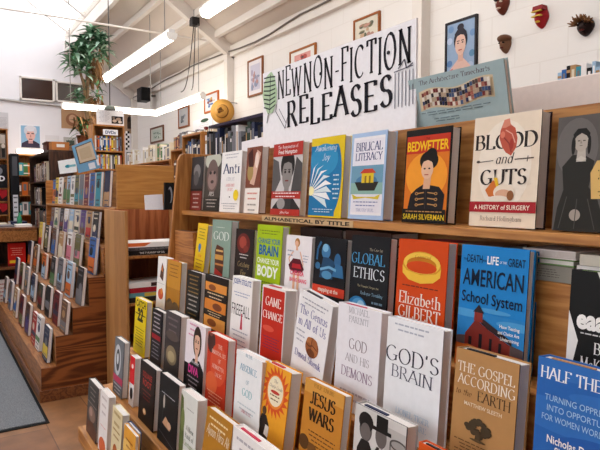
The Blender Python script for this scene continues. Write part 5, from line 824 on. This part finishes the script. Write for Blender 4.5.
# ------------------------------------------------------------------ plants
def leaf(m, p, d, L, w, key, droop):
    d = d.normalized(); sd = d.cross(Vector((0, 0, 1))); sd = sd.normalized() if sd.length > .05 else Vector((1, 0, 0)); up = sd.cross(d); pts = []
    for i in range(5):
        t = i/4; q = p + d*L*t + Vector((0, 0, -droop*L*t*t)); ww = w*(.5, 1, .9, .6, .05)[i]; pts.append((q+sd*ww+up*ww*.3, q, q-sd*ww+up*ww*.3))
    V = [x for t in pts for x in t]; FS = []
    for i in range(4):
        for j in (0, 1): FS.append((i*3+j, i*3+j+1, i*3+j+4, i*3+j+3))
    m.raw(V, FS, key)
def plant(name, label, base, ros, stems, greens, dead, potr):
    o = thing(name, label, 'plant', base); r = random.Random(hash(len(label)) % 97)
    m = MB(); m.lathe([(0, .0), (potr*.75, 0), (potr, potr*1.5), (potr*1.08, potr*1.5), (potr*1.08, potr*1.7), (potr*.9, potr*1.7), (potr*.85, potr*1.55), (0, potr*1.55)], base, 'z', '#8a5236', 18); m.build('pot', o, smooth=False)
    m = MB()
    for s_ in stems: m.tube(s_, [.022]*(len(s_)-1)+[.014], '#7a6248', 7)
    m.build('stem', o, smooth=True)
    m = MB()
    for (cx_, n, L) in ros:
        for i in range(n):
            az = i*2.4+r.uniform(-.3, .3); el = r.uniform(-.25, 1.1); d = Vector((math.cos(az)*math.cos(el), math.sin(az)*math.cos(el), math.sin(el)))
            leaf(m, Vector(cx_)+Vector((0, 0, r.uniform(-.1, .1))), d, L*r.uniform(.7, 1.1), L*.12, r.choice(greens), r.uniform(.2, .6))
    m.build('foliage', o)
    if dead:
        m = MB()
        for (cx_, n, L) in dead:
            for i in range(n):
                az = i*2.4; d = Vector((math.cos(az)*.5, math.sin(az)*.5, -.8)); leaf(m, Vector(cx_)+Vector((r.uniform(-.08, .08), r.uniform(-.08, .08), r.uniform(-.1, .1))), d, L*r.uniform(.7, 1.1), L*.1, r.choice(['#8f6a48', '#7a5638', '#a58258', '#66492f']), .2)
        dl = m.build('dead_leaves', o); dl['label'] = 'withered brown leaves'
PX = -8.3
def at(px, py, dx=0): return hitX(px, py, PX+dx)
pb = Vector((PX, 1.9, 2.1806))
GR = ['#4a7354', '#638a68', '#34573f', '#7fa487', '#9ab5a0']  # palest greens put glare into the leaf colour
top, top2, mid, low = at(92, 44), at(80, 66), at(88, 92), at(84, 74)
plant('corn_plant', 'tall leafy plant with withered lower leaves on the oak cabinet', pb,
      [(at(92, 36), 40, .26), (at(101, 42, .15), 30, .25), (at(83, 46, -.1), 34, .26), (at(103, 52, .1), 20, .22), (at(76, 56, .1), 34, .26), (at(89, 52), 30, .26), (at(70, 63, .05), 24, .22), (at(79, 68, -.05), 30, .24), (at(87, 70, .1), 16, .2), (at(78, 97, .1), 24, .2), (at(86, 92, -.1), 20, .2), (at(97, 92, .1), 14, .17)],
      [[pb+Vector((0, 0, .15)), at(87, 110), at(88, 80), at(92, 38)], [pb+Vector((.02, 0, .15)), at(86, 112), at(84, 85), at(76, 58)], [pb+Vector((0, .03, .15)), at(88, 105), at(90, 96)]], GR,
      [(at(94, 66), 44, .2), (at(95, 74), 26, .18), (at(105, 54), 8, .16), (at(97, 100), 26, .17), (at(91, 102), 14, .16)], .1)
# pot of greenery with pale blossoms on the oak bookcase side
p2 = Vector((-8.09, 1.75, 2.1806))
plant('potted_plant', 'smaller green plant with brown blossoms below the tall leafy one', p2, [(hitX(80, 130, -8.02), 26, .18), (hitX(87, 126, -8.02), 16, .16)], [[p2+Vector((0, 0, .1)), hitX(82, 132, -8.06)]], ['#2f5a35', '#3f7040', '#26482c', '#4f7f4a'], [(hitX(86, 122, -8.02), 30, .14), (hitX(92, 124, -8.02), 20, .14), (hitX(80, 121, -8.02), 16, .12)], .07)
# white poster and card on the oak case, small dome light
a = hitX(96.5, 108.5, -7.4); b = hitX(124, 128, -7.4); zt = 2.3812
m = MB(); m.box((-7.41, a.y, zt), (-7.4, b.y, a.z), '#eeecef'); pprint(m, [('n', .28, .2, .85, .4, 9, '#b5b3ba'), ('r', .54, .12, .96, .6, '#262326'), ('e', .65, .3, .08, .1, '#c9b3a0'), ('e', .8, .42, .1, .1, '#a58a78'), ('e', .85, .25, .07, .09, '#d9c9bc'), ('e', .62, .48, .05, .06, '#8a766a'), ('n', .5, .88, .92, .7, 1, '#8a8890')], b.y-a.y, a.z-zt, lambda u, z, t: (-7.4+t, a.y+u, zt+z), .001, .0005)
tag(m.build('paper_poster', loc=(-7.405, (a.y+b.y)/2, zt)), 'white poster with a dark photograph standing on the oak bookcase', 'poster')
a = hitX(103, 129, -7.345); b = hitX(118, 135.5, -7.345); m = MB(); m.box((-7.352, a.y, b.z), (-7.345, b.y, a.z), '#f3f1f3'); pprint(m, [('T', 'DVDs', .5, .22, .56, '#4a5f8a', .7, .03)], b.y-a.y, a.z-b.z, lambda u, z, t: (-7.345+t, a.y+u, b.z+z), .001, .0005)
tag(m.build('shelf_label', loc=(-7.349, (a.y+b.y)/2, b.z)), 'small white card lettered in blue on the oak bookcase top edge', 'label')
a = hitX(110, 110, -7.3); m = MB(); m.lathe([(.07, 0), (.067, .025), (.05, .045), (.02, .055), (0, .055)], (a.x, a.y, a.z), 'z', '#5f645c', 18); m.lathe([(0, 0), (.07, 0)], (a.x, a.y, a.z), 'z', '#3c3f3a', 18); m.tube([(a.x, a.y, a.z+.05), (a.x, a.y, zc(a.y)-.02)], .006, '#4a4644', 6); tag(m.build('dome_lamp_shade', loc=a, smooth=True), 'small dark dome shade hanging above the white poster', 'lamp shade')
# chequered strip beside that bookcase
a = hitX(125.5, 131, -7.38); b = hitX(129.5, 150, -7.38); m = MB(); m.box((-7.39, a.y, b.z), (-7.38, b.y, a.z), '#ece9ea'); pprint(m, [('r', .5*((i+j) % 2), j/8, .5+.5*((i+j) % 2), (j+1)/8, '#19181a') for i in (0,) for j in range(8)], b.y-a.y, a.z-b.z, lambda u, z, t: (-7.38+t, a.y+u, b.z+z), .001, .0004); tag(m.build('hanging_banner', loc=(-7.385, (a.y+b.y)/2, b.z)), 'narrow black and white chequered strip hanging beside the oak bookcase', 'banner')
# blue framed board and white card on the display's top
def board(label, px4, X, th, col, art, name, cat):
    P = [hitX(x, y, X) for x, y in px4]                    # top-left, top-right, bottom-right, bottom-left
    m = MB(); m.prism([(p.y, p.z) for p in P][::-1], 'x', X-th, X, col)
    tl, tr, br, bl = P; w = (tr-tl).length; h = (tl-bl).length
    def Q(u, z, t):
        fu, fv = u/w, z/h; p = (bl*(1-fu)+br*fu)*(1-fv)+(tl*(1-fu)+tr*fu)*fv; return (X+t, p.y, p.z)
    pprint(m, art, w, h, Q, .001, .0005); cen = sum(P, Vector())/4
    tag(m.build(name, loc=cen), label, cat)
board('tilted blue board with a cream picture leaning on the stepped display top', [(72, 146), (91.5, 138), (100.5, 168), (79, 173)], -5.1, .02, '#6fa0c4', [('r', .12, .3, .92, .92, '#5a4a40'), ('r', .16, .33, .92, .89, '#c9b79e'), ('r', .25, .42, .8, .8, '#bba78c'), ('r', .5, .04, .8, .24, '#d9dce4'), ('r', .9, .1, 1, .3, '#e4e4ea')], 'picture_board', 'board')
board('white card with a teal mark beside the tilted blue board', [(58, 161), (76, 158), (77, 172), (60, 174)], -5.6, .012, '#eef0f0', [('e', .5, .5, .16, .12, '#2f8fa4'), ('r', .55, .42, .95, .58, '#7fbac6')], 'display_card', 'card')
a = hitY(242, 142, 1.15); b = hitY(265, 136.5, 1.15); m = MB(); m.prism([(a.x, 1.661), (b.x, 1.661), (b.x, b.z), (a.x, a.z)], 'y', 1.148, 1.15, '#eeecf0'); tag(m.build('paper_sheet', loc=((a.x+b.x)/2, 1.149, 1.661)), 'plain white paper sheet standing at the left end of the lettered sign', 'paper')
# floor mat
cA = hitZ(46, 424, 0); mt = thing('floor_mat', 'grey carpet mat with a black rubber edge along the aisle', 'mat', (-7, 0, 0)); m = MB(); m.box((-10.5, -1.2, .0005), (cA.x, .622, .006), '#1d1f20m'); m.build('rubber_edge', mt); m = MB(); m.box((-10.45, -1.15, .006), (cA.x-.03, .6, .011), 'carpet'); m.build('carpet_pile', mt)

# ------------------------------------------------------------------ daylight
wd = bpy.data.worlds.new('sky'); SC.world = wd; wd.use_nodes = True
bg = wd.node_tree.nodes['Background']; bg.inputs[0].default_value = (.97, .98, 1, 1); bg.inputs[1].default_value = 3.2
SC.view_settings.view_transform = 'Standard'; SC.view_settings.look = 'None'; SC.view_settings.gamma = 1; SC.view_settings.use_curve_mapping = False
SC.view_settings.exposure = 0.16
SC.cycles.max_bounces = 8; SC.cycles.diffuse_bounces = 5; SC.cycles.use_denoising = True
for o in list(SC.objects):
    if '_o' in o: del o['_o']
